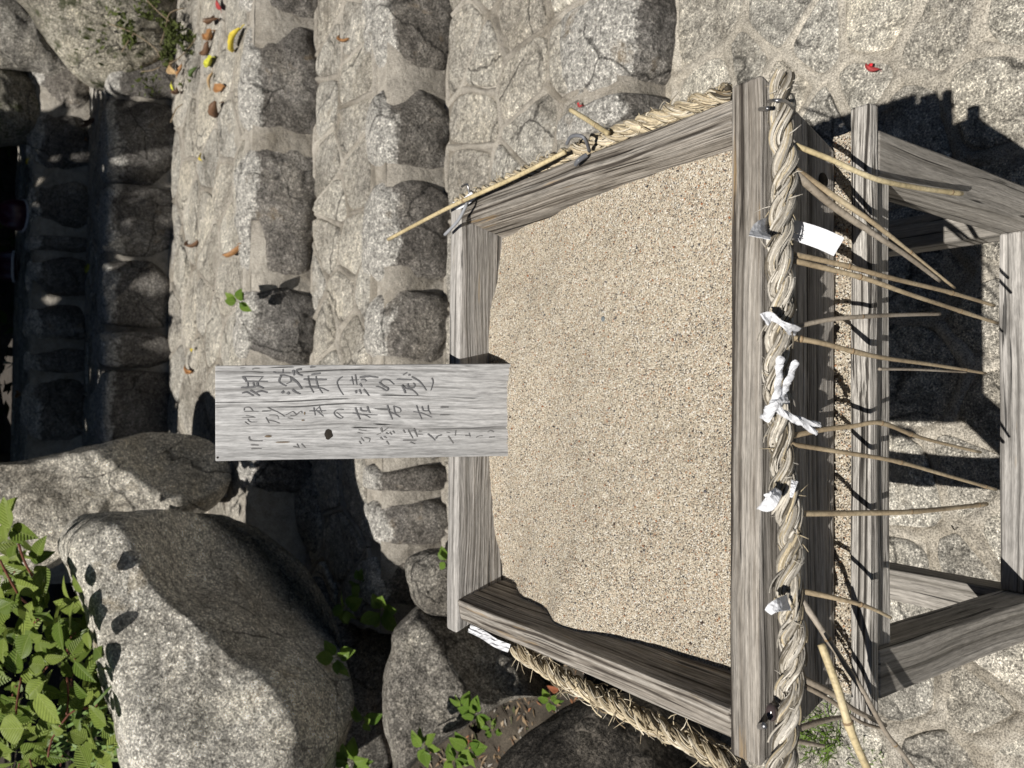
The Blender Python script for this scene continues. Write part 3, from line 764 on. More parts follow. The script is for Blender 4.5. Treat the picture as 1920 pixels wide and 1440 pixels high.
strokes([(24, (490, 970), (650, 965)), (18, (590, 900), (660, 940), (780, 990), (900, 1065)), (16, (560, 1080), (620, 1190)), (18, (590, 1130), (700, 1150), (810, 1190)), (14, (620, 1040), (760, 1050), (790, 1120))], A, 9.6, M['ink_faint'])
strokes([(18, (920, 1040), (990, 1000), (1050, 980), (1120, 1040)), (18, (1000, 1050), (1080, 1050), (1190, 970), (1210, 1010)), (12, (950, 1090), (1050, 1110))], A, 9.6, M['ink_faint'])
strokes([(22, (1340, 965), (1480, 965), (1640, 960)), (22, (1420, 900), (1450, 1050)), (14, (1450, 960), (1560, 850)), (16, (1520, 890), (1570, 1000)), (20, (1480, 960), (1600, 1065))], A, 9.6, M['ink'])
strokes([(26, (260, 560), (290, 630), (500, 640)), (26, (290, 710), (430, 720)), (22, (300, 780), (480, 780))], C3, 9.6, M['ink_faint'])
strokes([(22, (1050, 740), (1140, 760)), (20, (1200, 690), (1270, 765)), (16, (1120, 690), (1160, 770))], C3, 9.6, M['ink_faint'])
strokes([(20, (230, 940), (120, 940), (60, 1000), (110, 1070), (190, 1100), (225, 1070)), (13, (100, 990), (220, 1080))], B, 9.6, M['ink'])
strokes([(24, (210, 350), (150, 390), (115, 460), (160, 580), (230, 680))], B, 9.6, M['ink'], 'bracket')
strokes([(22, (340, 415), (500, 405)), (24, (440, 310), (470, 500)), (20, (375, 340), (410, 500)), (38, (520, 360), (700, 345), (850, 365)), (30, (540, 410), (600, 400), (640, 430)), (32, (520, 470), (560, 530)), (38, (450, 590), (460, 650)), (28, (510, 575), (550, 660)), (28, (590, 570), (690, 695))], B, 9.6, M['ink'])
strokes([(30, (870, 440), (950, 520), (1030, 560), (1000, 600), (890, 540), (810, 525)), (22, (880, 470), (930, 405), (1040, 410), (1140, 490))], B, 9.6, M['ink'])
strokes([(30, (1185, 395), (1310, 400), (1450, 405)), (24, (1300, 320), (1370, 270)), (28, (1395, 320), (1430, 320)), (27, (1450, 350), (1600, 440), (1720, 600)), (38, (1280, 490), (1345, 650)), (24, (1290, 500), (1350, 560), (1470, 590), (1570, 685)), (30, (1380, 470), (1400, 540), (1480, 550), (1510, 500), (1480, 460))], B, 9.6, M['ink'])
strokes([(22, (1815, 370), (1840, 450), (1800, 600))], B, 9.6, M['ink'], 'bracket')
strokes([(30, (440, 900), (480, 1010), (530, 1120)), (20, (390, 1000), (500, 1020), (620, 1040), (710, 1090)), (32, (530, 900), (560, 960), (650, 970)), (32, (655, 880), (680, 960), (710, 1000)), (16, (580, 1025), (840, 1040))], B, 9.6, M['ink'])
strokes([(26, (1015, 860), (1060, 1000), (1110, 1120)), (20, (1040, 980), (1150, 1020), (1250, 1080)), (20, (1130, 870), (1150, 980), (1170, 1020)), (16, (1130, 880), (1240, 920), (1250, 990), (1150, 1000))], B, 9.6, M['ink'])
strokes([(18, (1540, 860), (1580, 980), (1640, 1120)), (16, (1480, 980), (1620, 1000), (1700, 1030), (1820, 1080)), (20, (1640, 880), (1670, 960), (1770, 960)), (20, (1750, 860), (1760, 950), (1800, 1020))], B, 9.6, M['ink'])
strokes([(45, (310, 40), (490, 40)), (27, (300, 215), (510, 215))], E5, 12, M['ink_faint'])
strokes([(16, (480, 490), (580, 505)), (14, (500, 440), (640, 460)), (18, (540, 580), (600, 650)), (18, (600, 580), (700, 600), (690, 660)), (22, (510, 640), (550, 700))], D4, 9.6, M['ink_faint'])
strokes([(40, (900, 400), (930, 490)), (22, (940, 470), (1030, 405)), (22, (830, 530), (900, 500)), (24, (990, 490), (1040, 520)), (24, (1060, 480), (1100, 530)), (24, (1110, 460), (1150, 500)), (26, (890, 570), (940, 620)), (22, (950, 560), (1010, 590)), (22, (1000, 640), (1050, 710))], D4, 9.6, M['ink_faint'])
strokes([(22, (1300, 440), (1340, 500)), (18, (1390, 440), (1480, 600)), (26, (1490, 410), (1560, 570)), (16, (1400, 470), (1540, 450)), (14, (1540, 520), (1660, 525)), (20, (1300, 630), (1540, 630)), (18, (1430, 660), (1520, 700)), (14, (1580, 465), (1640, 470))], D4, 9.6, M['ink_faint'])
strokes([(30, (20, 640), (110, 710), (190, 790)), (36, (200, 750), (250, 690), (340, 665))], E5, 12, M['ink'])
strokes([(16, (440, 600), (520, 620)), (30, (480, 690), (600, 860)), (22, (650, 560), (640, 690))], E5, 12, M['ink_faint'])
strokes([(26, (860, 680), (980, 680)), (20, (950, 620), (975, 710))], E5, 12, M['ink_faint'])
strokes([(22, (1110, 720), (1180, 690), (1260, 690)), (30, (1370, 600), (1430, 570), (1510, 600)), (27, (1400, 720), (1530, 710))], E5, 12, M['ink_faint'])
def knot_disc(px, py, rx_, ry_, seed, mat, name):
    V = []
    for r in (1., .6, .25):
        for j in range(20):
            a = j/20*6.283; w = 1+.25*noise.noise(Vector((math.cos(a)*1.5, math.sin(a)*1.5, seed)))
            q = SI @ Vector(Pp(px+math.cos(a)*rx_*r*w, py+math.sin(a)*ry_*r*w, bp, bn)); V.append((q.x, q.y, TH/2+.0007+.0006*(1-r)))
    Fc = [(i*20+j, i*20+(j+1) % 20, (i+1)*20+(j+1) % 20, (i+1)*20+j) for i in range(2) for j in range(20)]+[tuple(40+j for j in range(20))]
    me = bpy.data.meshes.new(name); me.from_pydata(V, [], Fc); me.materials.append(mat); me.shade_smooth()
    o = bpy.data.objects.new(name, me); col.objects.link(o); o.parent = sign
knot_disc(616, 814, 7.5, 9.5, 2, M['knot'], 'knot')
knot_disc(408, 858, 2, 2, 3, M['knot'], 'nail_hole_shade')  # raised dark dot, shade of a nail hole put into its colour
for q in ((503, 818, 7, 2), (530, 829, 14, 1.4), (571, 775, 1.4, 3), (568, 788, 3, 1.4)): knot_disc(*q, q[0], simple('brown_wood_scar', (.17, .13, .09), .9), 'wood_scar')

# ------------------------------------------------------------------ straw ropes
def rope(name, path, rad, pitch, label, warm, n_fib=22, seed=1, hand=-1, fray=1.0):
    r = np.random.default_rng(seed)
    P = smooth_path(path, 400); P = np.array(P)
    seg = np.linalg.norm(np.diff(P, axis=0), axis=1); cum = np.concatenate([[0], np.cumsum(seg)]); L = cum[-1]
    def at(s_):
        s_ = min(max(s_, 0), L); return np.array([np.interp(s_, cum, P[:, k]) for k in range(3)])
    t = thing(name, P.mean(0), label, 'rope', 'straw ropes round the sand box')
    step = .0035; N_ = int(L/step)
    S_ = np.linspace(0, L, N_)
    ctr_ = np.array([at(s_) for s_ in S_])
    tan = np.gradient(ctr_, axis=0); tan /= np.linalg.norm(tan, axis=1)[:, None]
    up = np.array([0, 0, 1.]); a = np.cross(tan, up); a /= np.linalg.norm(a, axis=1)[:, None]; b = np.cross(a, tan)
    pal = [((.45, .415, .355), .3), ((.36, .33, .28), .24), ((.55, .515, .455), .18), ((.44, .37, .25), .10), ((.14, .12, .09), .18)]
    if warm: pal = [((.54, .46, .32), .32), ((.46, .39, .27), .25), ((.60, .54, .43), .2), ((.34, .28, .19), .13), ((.17, .13, .08), .10)]
    NS = 3
    for k in range(NS):
        ph = k*2*math.pi/NS+hand*2*math.pi*S_/pitch+.5*np.array([noise.noise(Vector((s_*22, seed, k))) for s_ in S_])
        sw = 1+.22*np.array([noise.noise(Vector((s_*28, seed+5, k))) for s_ in S_])
        off_ = rad*.60*(1+.28*np.array([noise.noise(Vector((s_*19, seed+9, k))) for s_ in S_]))
        sc_ = ctr_+(np.cos(ph)[:, None]*a+np.sin(ph)[:, None]*b)*off_[:, None]
        st = np.gradient(sc_, axis=0); st /= np.linalg.norm(st, axis=1)[:, None]
        u = np.cross(st, np.array([.2, .1, .97])); u /= np.linalg.norm(u, axis=1)[:, None]; w = np.cross(u, st)
        mb = MB()
        for f in range(n_fib*3):
            full = f < n_fib
            base = r.uniform(0, 6.283) if not full else f/n_fib*6.283
            i0 = 0 if full else r.integers(0, max(1, N_-20)); ln = N_ if full else r.integers(12, 40)
            i1 = min(N_, i0+ln)
            if i1-i0 < 6: continue
            rr = rad*(r.uniform(.40, .50) if full else r.uniform(.46, .56)); wd = r.uniform(.0005, .0013)*(rad/.014)*(2.0 if r.random() < .14 else 1)
            col_ = np.array(pal[r.choice(5, p=[p[1] for p in pal])][0])*r.uniform(.62, 1.3)
            sp_ = r.uniform(-.9, .5); V = []
            fr_ = fray*r.uniform(.3, 1.8)
            for i in range(i0, i1):
                an = base+hand*sp_*S_[i]/pitch*3+.45*noise.noise(Vector((S_[i]*45, f*3.1, k+seed)))
                lift = (6-(i1-1-i))*.0006*fr_ if (not full and i1-1-i < 6) else 0
                ra = (rr*sw[i]+lift)*(1+.16*noise.noise(Vector((S_[i]*60, f*1.7, seed))))
                e1_ = math.cos(an)*u[i]+math.sin(an)*w[i]; e2_ = -math.sin(an)*u[i]+math.cos(an)*w[i]
                tap = 1 if full else min(1, (min(i-i0, i1-1-i)+1)/4)
                c_ = sc_[i]
                V += [c_+e1_*(ra-.0011)-e2_*wd*tap, c_+e1_*(ra+.0005), c_+e1_*(ra-.0011)+e2_*wd*tap]
            m_ = i1-i0
            mb.add(V, [q for i in range(m_-1) for q in ((i*3, i*3+1, i*3+4, i*3+3), (i*3+1, i*3+2, i*3+5, i*3+4))], col_)
        mb.tube([sc_[i] for i in range(0, N_, 2)], rad*.36, 8, (.05, .042, .03))     # core with the shade between fibres put into its dark colour; blocks daylight
        mb.build('strand', M['straw'], t)
    mb = MB()
    for f in range(int(L*420*fray)):
        i = r.integers(2, N_-2); d = r.normal(size=3)*.55+a[i]*r.choice([-1, 1])+tan[i]*r.normal()*1.3; d /= np.linalg.norm(d)
        p0 = ctr_[i]+(a[i]*r.normal()*.6+b[i]*r.uniform(-.5, 1))*rad*.8; ln = r.uniform(.004, .017)*fray
        bend = r.normal(size=3)*.35
        mb.tube([p0, p0+d*ln*.5, p0+d*ln+bend*ln*.4], [.0007, .0006, .0002], 3, np.array(pal[r.integers(0, 4)][0])*1.1)
    o = mb.build('loose_fibres', M['straw'], t); o['kind'] = 'stuff'
    return t
YF = .4295; ZF = CAMZ-.611
fpath = [Py(px, py, YF) for px, py in ((1466, 140), (1464, 200), (1467, 260), (1472, 330), (1465, 410), (1462, 480), (1468, 560), (1460, 640), (1456, 720), (1462, 800), (1468, 880), (1478, 960), (1484, 1030), (1478, 1100), (1485, 1180), (1484, 1250), (1478, 1320), (1472, 1390), (1458, 1445))]
rope_f = rope('straw_rope', fpath, .0104, .068, 'thick grey twisted straw rope along the front edge of the box', False, 34, 4)
rope_r = rope('straw_rope', [Pz(px, py, ZT-.013)-np.array([.006, 0, 0]) for px, py in ((862, 372), (930, 343), (1010, 306), (1105, 264), (1200, 224), (1300, 187), (1372, 163))], .0095, .058, 'pale yellow straw rope along the right side of the box, dead stalk poking out', True, 28, 9)
rope_l = rope('straw_rope', [Pz(px, py, ZT-.03) for px, py in ((968, 1218), (1050, 1268), (1140, 1315), (1240, 1365), (1320, 1405), (1375, 1440))], .0100, .06, 'frayed straw rope along the left side of the box', True, 28, 13, -1, 1.6)

def stalk(parent, pl, r0, r1, mat, y0=YF-.004, y1=.392, flat=1.0, nodes=(), name='straw_stalk'):
    n = len(pl); pts_ = []
    for i, (px, py) in enumerate(pl):
        t = i/(n-1); pts_.append(Py(px, py, y0+(y1-y0)*min(1, t*1.8)))
    r0 *= .82; r1 *= .82
    P = smooth_path(pts_, 26); mb = MB()
    rad = []
    for i in range(26):
        t = i/25; q = r0+(r1-r0)*t
        for nd in nodes:
            if abs(t-nd) < .03: q *= 1.18
        rad.append(q)
    mb.tube(P, rad, 8)
    o = mb.build(name, mat, parent)
    for nd in nodes:
        i = int(nd*25); m2 = MB(); dd = np.array(P[i+1])-np.array(P[i]); dd /= np.linalg.norm(dd)
        m2.tube([np.array(P[i])-dd*.0010, np.array(P[i])+dd*.0012], rad[i]*1.08, 8)
        m2.build('node', M['stalk_node'], o)
    return o
K = M['stalk']
stalk(rope_f, [(1490, 272), (1560, 300), (1640, 335), (1720, 352), (1803, 363)], .0032, .0030, M['stalk_pale'], nodes=(.94,))
stalk(rope_f, [(1488, 322), (1560, 385), (1640, 440), (1700, 480), (1762, 527)], .0048, .0022, M['stalk_grey'])
stalk(rope_f, [(1488, 316), (1560, 365), (1640, 420), (1715, 480), (1790, 540)], .0040, .0016, K, nodes=(.72,))
stalk(rope_f, [(1485, 476), (1580, 497), (1665, 520), (1780, 548), (1864, 573)], .0033, .0024, K, nodes=(.28, .77))
stalk(rope_f, [(1485, 488), (1560, 506), (1625, 523), (1700, 550), (1800, 583), (1870, 606)], .0033, .0023, K, nodes=(.36, .82), y1=.388)
stalk(rope_f, [(1480, 615), (1550, 600), (1610, 594), (1700, 590), (1762, 589)], .0030, .0020, M['stalk_grey'], nodes=(.55,))
stalk(rope_f, [(1478, 632), (1540, 643), (1640, 668), (1750, 684), (1848, 700)], .0034, .0018, K, nodes=(.12, .42, .88))
stalk(rope_f, [(1648, 692), (1720, 693), (1812, 698)], .0017, .0012, M['stalk_grey'], y0=.391, y1=.391)
stalk(rope_f, [(1474, 820), (1540, 806), (1600, 799), (1652, 793), (1725, 820), (1838, 848)], .0033, .0020, K, nodes=(.62, .76))
stalk(rope_f, [(1478, 832), (1580, 848), (1680, 865), (1780, 893), (1867, 918)], .0029, .0020, K, nodes=(.52, .92))
stalk(rope_f, [(1485, 963), (1600, 962), (1700, 960), (1780, 953), (1850, 945)], .0034, .0028, K, nodes=(.92, .55))
stalk(rope_f, [(1492, 1106), (1560, 1120), (1625, 1137), (1670, 1158)], .0034, .0018, K, nodes=(.6,))
stalk(rope_f, [(1494, 1112), (1530, 1165), (1580, 1240), (1620, 1300), (1660, 1372), (1690, 1410), (1716, 1445)], .0036, .0022, M['stalk_grey'], nodes=(.25, .78), y1=.385)
stalk(rope_f, [(1540, 1208), (1570, 1290), (1595, 1370), (1630, 1450)], .0042, .0044, M['stalk_pale'], y0=.40, y1=.38, nodes=(.62,))
stalk(rope_f, [(1496, 1268), (1560, 1300), (1600, 1330), (1660, 1360)], .0040, .0026, M['stalk_grey'], y1=.40)
stalk(rope_f, [(1500, 1282), (1560, 1315), (1610, 1352), (1655, 1366)], .0030, .0016, M['stalk_grey'], y1=.405)
stalk(rope_f, [(1492, 1368), (1540, 1352), (1580, 1344)], .0038, .0024, M['stalk_grey'], y1=.42)
stalk(rope_f, [(1486, 1388), (1545, 1399)], .0034, .0020, M['stalk_grey'], y1=.42)
def stalk3(parent, pts_, r0, r1, mat, nodes=()):
    P = smooth_path(pts_, 20); mb = MB(); mb.tube(P, [r0+(r1-r0)*i/19 for i in range(20)], 8); o = mb.build('straw_stalk', mat, parent)
    for nd in nodes:
        i = int(nd*19); m2 = MB(); m2.tube([P[i], np.array(P[i])+(np.array(P[i+1])-np.array(P[i]))*.15], (r0+(r1-r0)*nd)*1.15, 8); m2.build('node', M['stalk_node'], o)
stalk3(rope_r, [Pz(1060, 285, ZT+.010), Pz(960, 335, ZT+.020), Pz(840, 390, ZT+.022), Pz(728, 449, ZT+.03)], .0030, .0030, M['stalk_pale'], (.62,))
stalk3(rope_r, [Pz(1140, 250, ZT+.004), Pz(1105, 227, ZT-.01), Pz(1070, 206, ZT-.02)], .0030, .0030, M['stalk_pale'], (.35,))

# ------------------------------------------------------------------ hooks, nails and ties on the box
def wire(parent, pts_, r, mat, name):
    mb = MB(); mb.tube(smooth_path(pts_, 24), r, 8); return mb.build(name, mat, parent)
wire(box, [Py(1425, 205, .449), Py(1440, 203, .425)], .0020, M['metal'], 'nail')
wire(box, [Py(1441, 190, .42), Py(1455, 188, .406), Py(1472, 190, .404), Py(1484, 200, .412), Py(1490, 212, .44)], .0016, M['metal'], 'wire_staple')
wire(box, [Pz(1105, 283, ZT-.002), Pz(1098, 262, ZT+.02), Pz(1085, 254, ZT+.026), Pz(1070, 257, ZT+.026), Pz(1063, 270, ZT+.02)], .0022, M['wire_dark'], 'wire_hook')
wire(box, [Pz(1100, 291, ZT), Pz(1085, 301, ZT+.008), Pz(1080, 308, ZT+.004)], .003, M['wire_dark'], 'wire_hook')
wire(box, [Pz(889, 366, ZT-.002), Pz(878, 375, ZT+.012), Pz(872, 390, ZT+.018), Pz(858, 415, ZT+.018), Pz(834, 440, ZT+.016)], .0024, simple('grey_plastic_tie', (.3, .31, .33), .4), 'cable_tie')
wire(box, [Pz(880, 362, ZT+.01), Pz(876, 346, ZT+.014), Pz(866, 350, ZT+.01)], .0016, M['metal'], 'wire_hook')
wire(box, [Py(1425, 1362, .449), Py(1434, 1360, .43)], .003, M['metal'], 'nail')
bd_ = Py(1447, 1335, .436)
bead = block('bead', bd_-np.array([.008, .005, .005]), bd_+np.array([.008, .005, .005]), M['capsule'], None, 2.2, 2.2, .03); tag(bead, 'dark brown rounded bead hanging behind the front rope', 'bead')

# ------------------------------------------------------------------ papers tied to the rope
def ribbon(name, pts_, w, label, y=None, twist=0, th=.0004, rough_=.0012, wdir=None, taper=None):
    P = smooth_path(pts_, 22); V = []; n = 22; m_ = 6
    for i in range(n):
        d = np.array(P[min(i+1, n-1)])-np.array(P[max(i-1, 0)]); d /= np.linalg.norm(d)+1e-9
        view = np.array(P[i])-C0; s_ = np.cross(d, view) if wdir is None else np.array(wdir, float); s_ = s_/np.linalg.norm(s_)
        nn_ = np.cross(s_, d); s2 = s_*math.cos(twist*i/n)+nn_*math.sin(twist*i/n); n2 = np.cross(s2, d)
        ww = w*(taper(i/(n-1)) if taper else 1)
        for j in range(m_):
            q = j/(m_-1)-.5
            V.append(np.array(P[i])+s2*q*ww+n2*rough_*noise.noise(Vector((i*.5, j*.8, w*999))))
    F_ = [(i*m_+j, i*m_+j+1, (i+1)*m_+j+1, (i+1)*m_+j) for i in range(n-1) for j in range(m_-1)]
    o = mesh(name, V, F_, M['paper'], smooth=False); md = o.modifiers.new('t', 'SOLIDIFY'); md.thickness = th
    if label: tag(o, label, 'paper strip', 'white paper strips tied to the rope')
    return o
p1 = ribbon('paper_strip', [Py(1424, 446, .420), Py(1430, 431, .432), Py(1448, 426, .4455), Py(1476, 428, .4455), Py(1498, 434, .430), Py(1535, 446, .412), Py(1573, 463, .400)], .0180, 'widest flat white paper strip tucked through the rope near its right end')
mk = MB(); yy = .4275
mk.tube(smooth_path([Py(1496, 446, yy-.003), Py(1499, 442, yy-.003), Py(1503, 446, yy-.003)], 6), .0004, 4)
mk.tube(smooth_path([Py(1492, 449, yy-.003), Py(1505, 448, yy-.003)], 4), .0003, 4)
mk.build('pen_mark', M['ink'], p1)
ribbon('paper_strip', [Py(1432, 600, 0.4230), Py(1445, 594, 0.4210), Py(1462, 604, 0.4170), Py(1480, 615, 0.4150), Py(1493, 625, 0.4190)], .011, 'small crumpled white paper folded over the rope above the knotted paper', taper=lambda t: 1.1-.7*math.sin(t*math.pi)**2)
tw = thing('paper_knot', Py(1455, 765, 0.4160), 'long twisted white paper knotted round the middle of the rope with three loose ends', 'paper strip', 'white paper strips tied to the rope')
def twist(pts_, r, nm):
    P = smooth_path(pts_, 30); mb = MB()
    V = []
    for i, p in enumerate(P):
        d = np.array(P[min(i+1, 29)])-np.array(P[max(i-1, 0)]); d /= np.linalg.norm(d); a_ = np.cross(d, [0, 0, 1.]); a_ /= np.linalg.norm(a_); b_ = np.cross(d, a_)
        for j in range(10):
            an = j/10*6.283+i*.22; rr = r*.82*(1+.28*math.cos(3*j/10*6.283)+.25*noise.noise(Vector((i*.4, j, r*5e3))))*(.75+.45*abs(noise.noise(Vector((i*.25, 3, r*9e3)))))
            V.append(p+rr*(math.cos(an)*a_+math.sin(an)*b_))
    F_ = [(i*10+j, i*10+(j+1) % 10, (i+1)*10+(j+1) % 10, (i+1)*10+j) for i in range(29) for j in range(10)]+[tuple(range(10)), tuple(290+j for j in range(10))]
    mesh(nm, V, F_, M['paper'], tw, smooth=False)
twist([Py(1463, 669, 0.4150), Py(1461, 700, 0.4130), Py(1458, 730, 0.4110), Py(1452, 760, 0.4110)], .0042, 'loose_end')
twist([Py(1492, 677, 0.4070), Py(1484, 700, 0.4080), Py(1472, 728, 0.4090), Py(1458, 752, 0.4110)], .0038, 'loose_end')
twist([Py(1452, 760, 0.4110), Py(1475, 778, 0.4090), Py(1500, 788, 0.4070), Py(1536, 797, 0.4050)], .0036, 'loose_end')
twist([Py(1455, 766, 0.4110), Py(1480, 783, 0.4100), Py(1505, 795, 0.4080), Py(1530, 812, 0.4060)], .0034, 'loose_end')
twist([Py(1436, 782, 0.4250), Py(1442, 770, 0.4150), Py(1452, 758, 0.4100), Py(1462, 752, 0.4110), Py(1470, 748, 0.4170)], .0062, 'knot')
ribbon('paper_strip', [Py(1432, 938, 0.4230), Py(1440, 942, 0.4190), Py(1452, 930, 0.4170), Py(1460, 918, 0.4210)], .017, 'small white paper flake with a rounded corner under the rope right of the straightest stalk', taper=lambda t: 1.15-.8*t)
ribbon('paper_strip', [Py(1490, 902, 0.4150), Py(1487, 915, 0.4130), Py(1483, 932, 0.4140)], .006, 'narrow white paper sliver on the outer side of the rope', taper=lambda t: 1.0-.6*t)
ribbon('paper_strip', [Py(1440, 1148, 0.4230), Py(1448, 1140, 0.4190), Py(1462, 1134, 0.4170), Py(1478, 1130, 0.4210)], .0125, 'white paper scrap pinched under the rope near its left end', taper=lambda t: .5+.6*t)
ribbon('paper_strip', [Pz(880, 1178, ZT-.012), Pz(905, 1190, ZT-.006), Pz(930, 1206, ZT-.012), Pz(955, 1216, ZT-.02)], .011, 'crumpled white paper wrapped round the far end of the left rope', rough_=.0025)
ribbon('paper_strip', [Pz(888, 365, ZT+.006), Pz(875, 376, ZT+.008), Pz(862, 384, ZT+.006), Pz(850, 386, ZT)], .011, 'crumpled white paper at the far end of the right rope', rough_=.002)

# ------------------------------------------------------------------ leaves and plants
def leaf_mesh(name, w=.34, fold=.16, curl=.12, tip=1.25, n=8, wav=.0, stalk_=.12):
    V = []; Fc = []; m_ = 5
    for i in range(n+1):
        t = i/n; hw = w*(math.sin(math.pi*min(1, t**.78))**.85)*(1-.25*t) if 0 < t < 1 else .004
        for j in range(m_):
            q = j/(m_-1)*2-1
            V.append((q*hw, t, fold*abs(q)*hw-curl*t*t+wav*math.sin(t*11+q)*abs(q)))
    for i in range(n):
        for j in range(m_-1): Fc.append((i*m_+j, i*m_+j+1, (i+1)*m_+j+1, (i+1)*m_+j))
    b = len(V); V += [(-.012, -stalk_, -.02), (.012, -stalk_, -.02), (.012, .02, 0), (-.012, .02, 0)]; Fc.append((b, b+1, b+2, b+3))
    me = bpy.data.meshes.new(name); me.from_pydata(V, [], Fc); me.shade_smooth(); return me
LM = {}
for nm, kw in dict(ovate=dict(w=.36, fold=.25, curl=.15), wide=dict(w=.43, fold=.15, curl=.08, wav=.015), cup=dict(w=.33, fold=.45, curl=.28), weed=dict(w=.40, fold=.2, curl=.18, wav=.02)).items():
    LM[nm] = leaf_mesh('leaf_'+nm, **kw); LM[nm].materials.append(M['leaf_weed'] if nm == 'weed' else M['leaf'])
def leaf_obj(me, parent, loc, nrm, direc, size, name='leaf'):
    z = Vector(nrm).normalized(); y = Vector(direc); y = (y-z*y.dot(z)).normalized(); x = y.cross(z)
    o = bpy.data.objects.new(name, me); col.objects.link(o)
    loc = np.asarray(loc)-WLOC[parent.name]
    o.parent = parent; o.location = loc; o.rotation_euler = Matrix((x, y, z)).transposed().to_euler(); o.scale = (size, size, size)
    return o
def inside(p, poly):
    r = False; j = len(poly)-1
    for i in range(len(poly)):
        if (poly[i][1] > p[1]) != (poly[j][1] > p[1]) and p[0] < (poly[j][0]-poly[i][0])*(p[1]-poly[i][1])/(poly[j][1]-poly[i][1])+poly[i][0]: r = not r
        j = i
    return r
shrub = thing('leafy_shrub', Pd(80, 1350, 2.6), 'bright green broad-leaved shrub with reddish stems beside the largest boulder', 'shrub')
SP = [(-40, 950), (25, 965), (50, 1020), (110, 1085), (150, 1125), (185, 1180), (205, 1250), (215, 1330), (235, 1390), (265, 1460), (-40, 1460)]
lr = random.Random(11); placed = []
hero = [(70, 1300, 1.0, 'wide', 215), (45, 1365, .95, 'wide', 100), (200, 1360, .72, 'wide', 60), (140, 1240, .75, 'ovate', 215), (20, 990, .8, 'wide', 20), (70, 1040, .55, 'cup', 330), (155, 1110, .5, 'ovate', 40), (55, 1190, .8, 'ovate', 150), (110, 1165, .75, 'ovate', 185), (165, 1185, .5, 'ovate', 170), (165, 1305, .55, 'cup', 60), (120, 1370, .5, 'cup', 90), (20, 1130, .7, 'ovate', 120), (60, 1200, .4, 'wide', 300), (150, 1350, .5, 'ovate', 140)]
for px, py, s_, kd, an in hero:
    d = 2.08; a = math.radians(an)
    direc = Rv*math.cos(a)+Uv*math.sin(a)
    nrm = SUN*.75-Fv*.6+np.array([lr.uniform(-.25, .25), lr.uniform(-.25, .25), 0])
    leaf_obj(LM[kd], shrub, Pd(px, py, d), nrm, direc, .108*s_)
while len(placed) < 275:
    px, py = lr.uniform(-40, 265), lr.uniform(950, 1455)
    if not inside((px, py), SP): continue
    d = lr.uniform(2.12, 2.5); placed.append(1); a = lr.uniform(0, 6.283)
    direc = Rv*math.cos(a)+Uv*math.sin(a)-Fv*lr.uniform(-.5, .5)
    nrm = SUN*.6-Fv*.5+np.array([lr.gauss(0, .5), lr.gauss(0, .5), lr.gauss(0, .3)])
    leaf_obj(LM[lr.choice(['ovate', 'ovate', 'wide', 'cup'])], shrub, Pd(px, py, d), nrm, direc, lr.uniform(.045, .088))
for k, pl in enumerate([[(0, 1050), (15, 1080), (33, 1112)], [(30, 1340), (33, 1310), (40, 1270)], [(125, 1340), (128, 1310), (126, 1270)], [(35, 1020), (45, 1050), (60, 1080)], [(90, 1420), (100, 1380), (140, 1330), (180, 1330)]]):
    mb = MB(); mb.tube(smooth_path([Pd(x, y, 2.12+.02*i) for i, (x, y) in enumerate(pl)], 8), .003, 6); mb.build('stem', M['stem_red'], shrub)
for k in range(12):
    px, py = lr.uniform(0, 200), lr.uniform(1000, 1440); mb = MB()
    mb.tube(smooth_path([Pd(px, py, 2.2), Pd(px+lr.uniform(-20, 20), py+25, 2.4), Pd(px+lr.uniform(-30, 30), py+60, 2.65)], 6), [.0022]*3+[.003]*3, 5); mb.build('stem', M['stem_red'], shrub)
# long grass blades at the foot of the shrub
mbg = MB()
for k in range(46):
    px, py = lr.uniform(70, 250), lr.uniform(1330, 1445); d = lr.uniform(2.15, 2.4); an = lr.gauss(-.3, .7); L_ = lr.uniform(50, 120)
    p = [Pd(px, py, d), Pd(px+math.cos(an)*L_*.5, py+math.sin(an)*L_*.5, d-.03), Pd(px+math.cos(an)*L_, py+math.sin(an)*L_, d+.02)]
    P = smooth_path(p, 7); sd_ = np.cross(P[-1]-P[0], -Fv); sd_ /= np.linalg.norm(sd_); V = []
    for i, q in enumerate(P):
        w_ = .004*(1-(i/6)**2)+.0004; V += [q-sd_*w_, q+sd_*w_+Fv*.001]
    mbg.add(V, [(i*2, i*2+1, i*2+3, i*2+2) for i in range(6)])
g = mbg.build('grass', simple('grass_blade', (.12, .19, .05), .5)); tag(g, 'thin grass blades between the shrub and the largest boulder', 'grass', kind='stuff')

def weed(px, py, d, size, n, label, seed, spread=1.0, kd='weed'):
    r = random.Random(seed); base = Pd(px, py, d); size *= 1.2; n += 2
    w = thing('weed', base+Fv*.05, label, 'weed', 'small weeds growing between the rocks')
    for k in range(n):
        tier = k//3; a = k*2.2+r.uniform(-.4, .4)+seed
        direc = Rv*math.cos(a)+Uv*math.sin(a)-Fv*(.25+.2*tier)
        nrm = SUN*.7-Fv*.4+np.array([r.gauss(0, .3), r.gauss(0, .3), 0])-direc*.25
        off = (Rv*math.cos(a)+Uv*math.sin(a))*size*.12*spread+(-Fv)*.008*tier
        leaf_obj(LM[kd], w, base+off, nrm, direc, size*r.uniform(.6, 1.1)*(1-.12*tier))
    mb = MB(); mb.tube([base+Fv*.06, base+Fv*.02, base], .0018, 5); mb.build('stem', M['stem_tan'], w)
weed(632, 1232, 2.38, .062, 6, 'bright weed with five leaves on the edge of the largest boulder', 1)
weed(676, 1092, 2.75, .055, 5, 'shaded weed highest in the dark crevice beside the largest boulder', 2)
weed(650, 1140, 2.7, .06, 5, 'shaded weed against the flank of the largest boulder', 3)
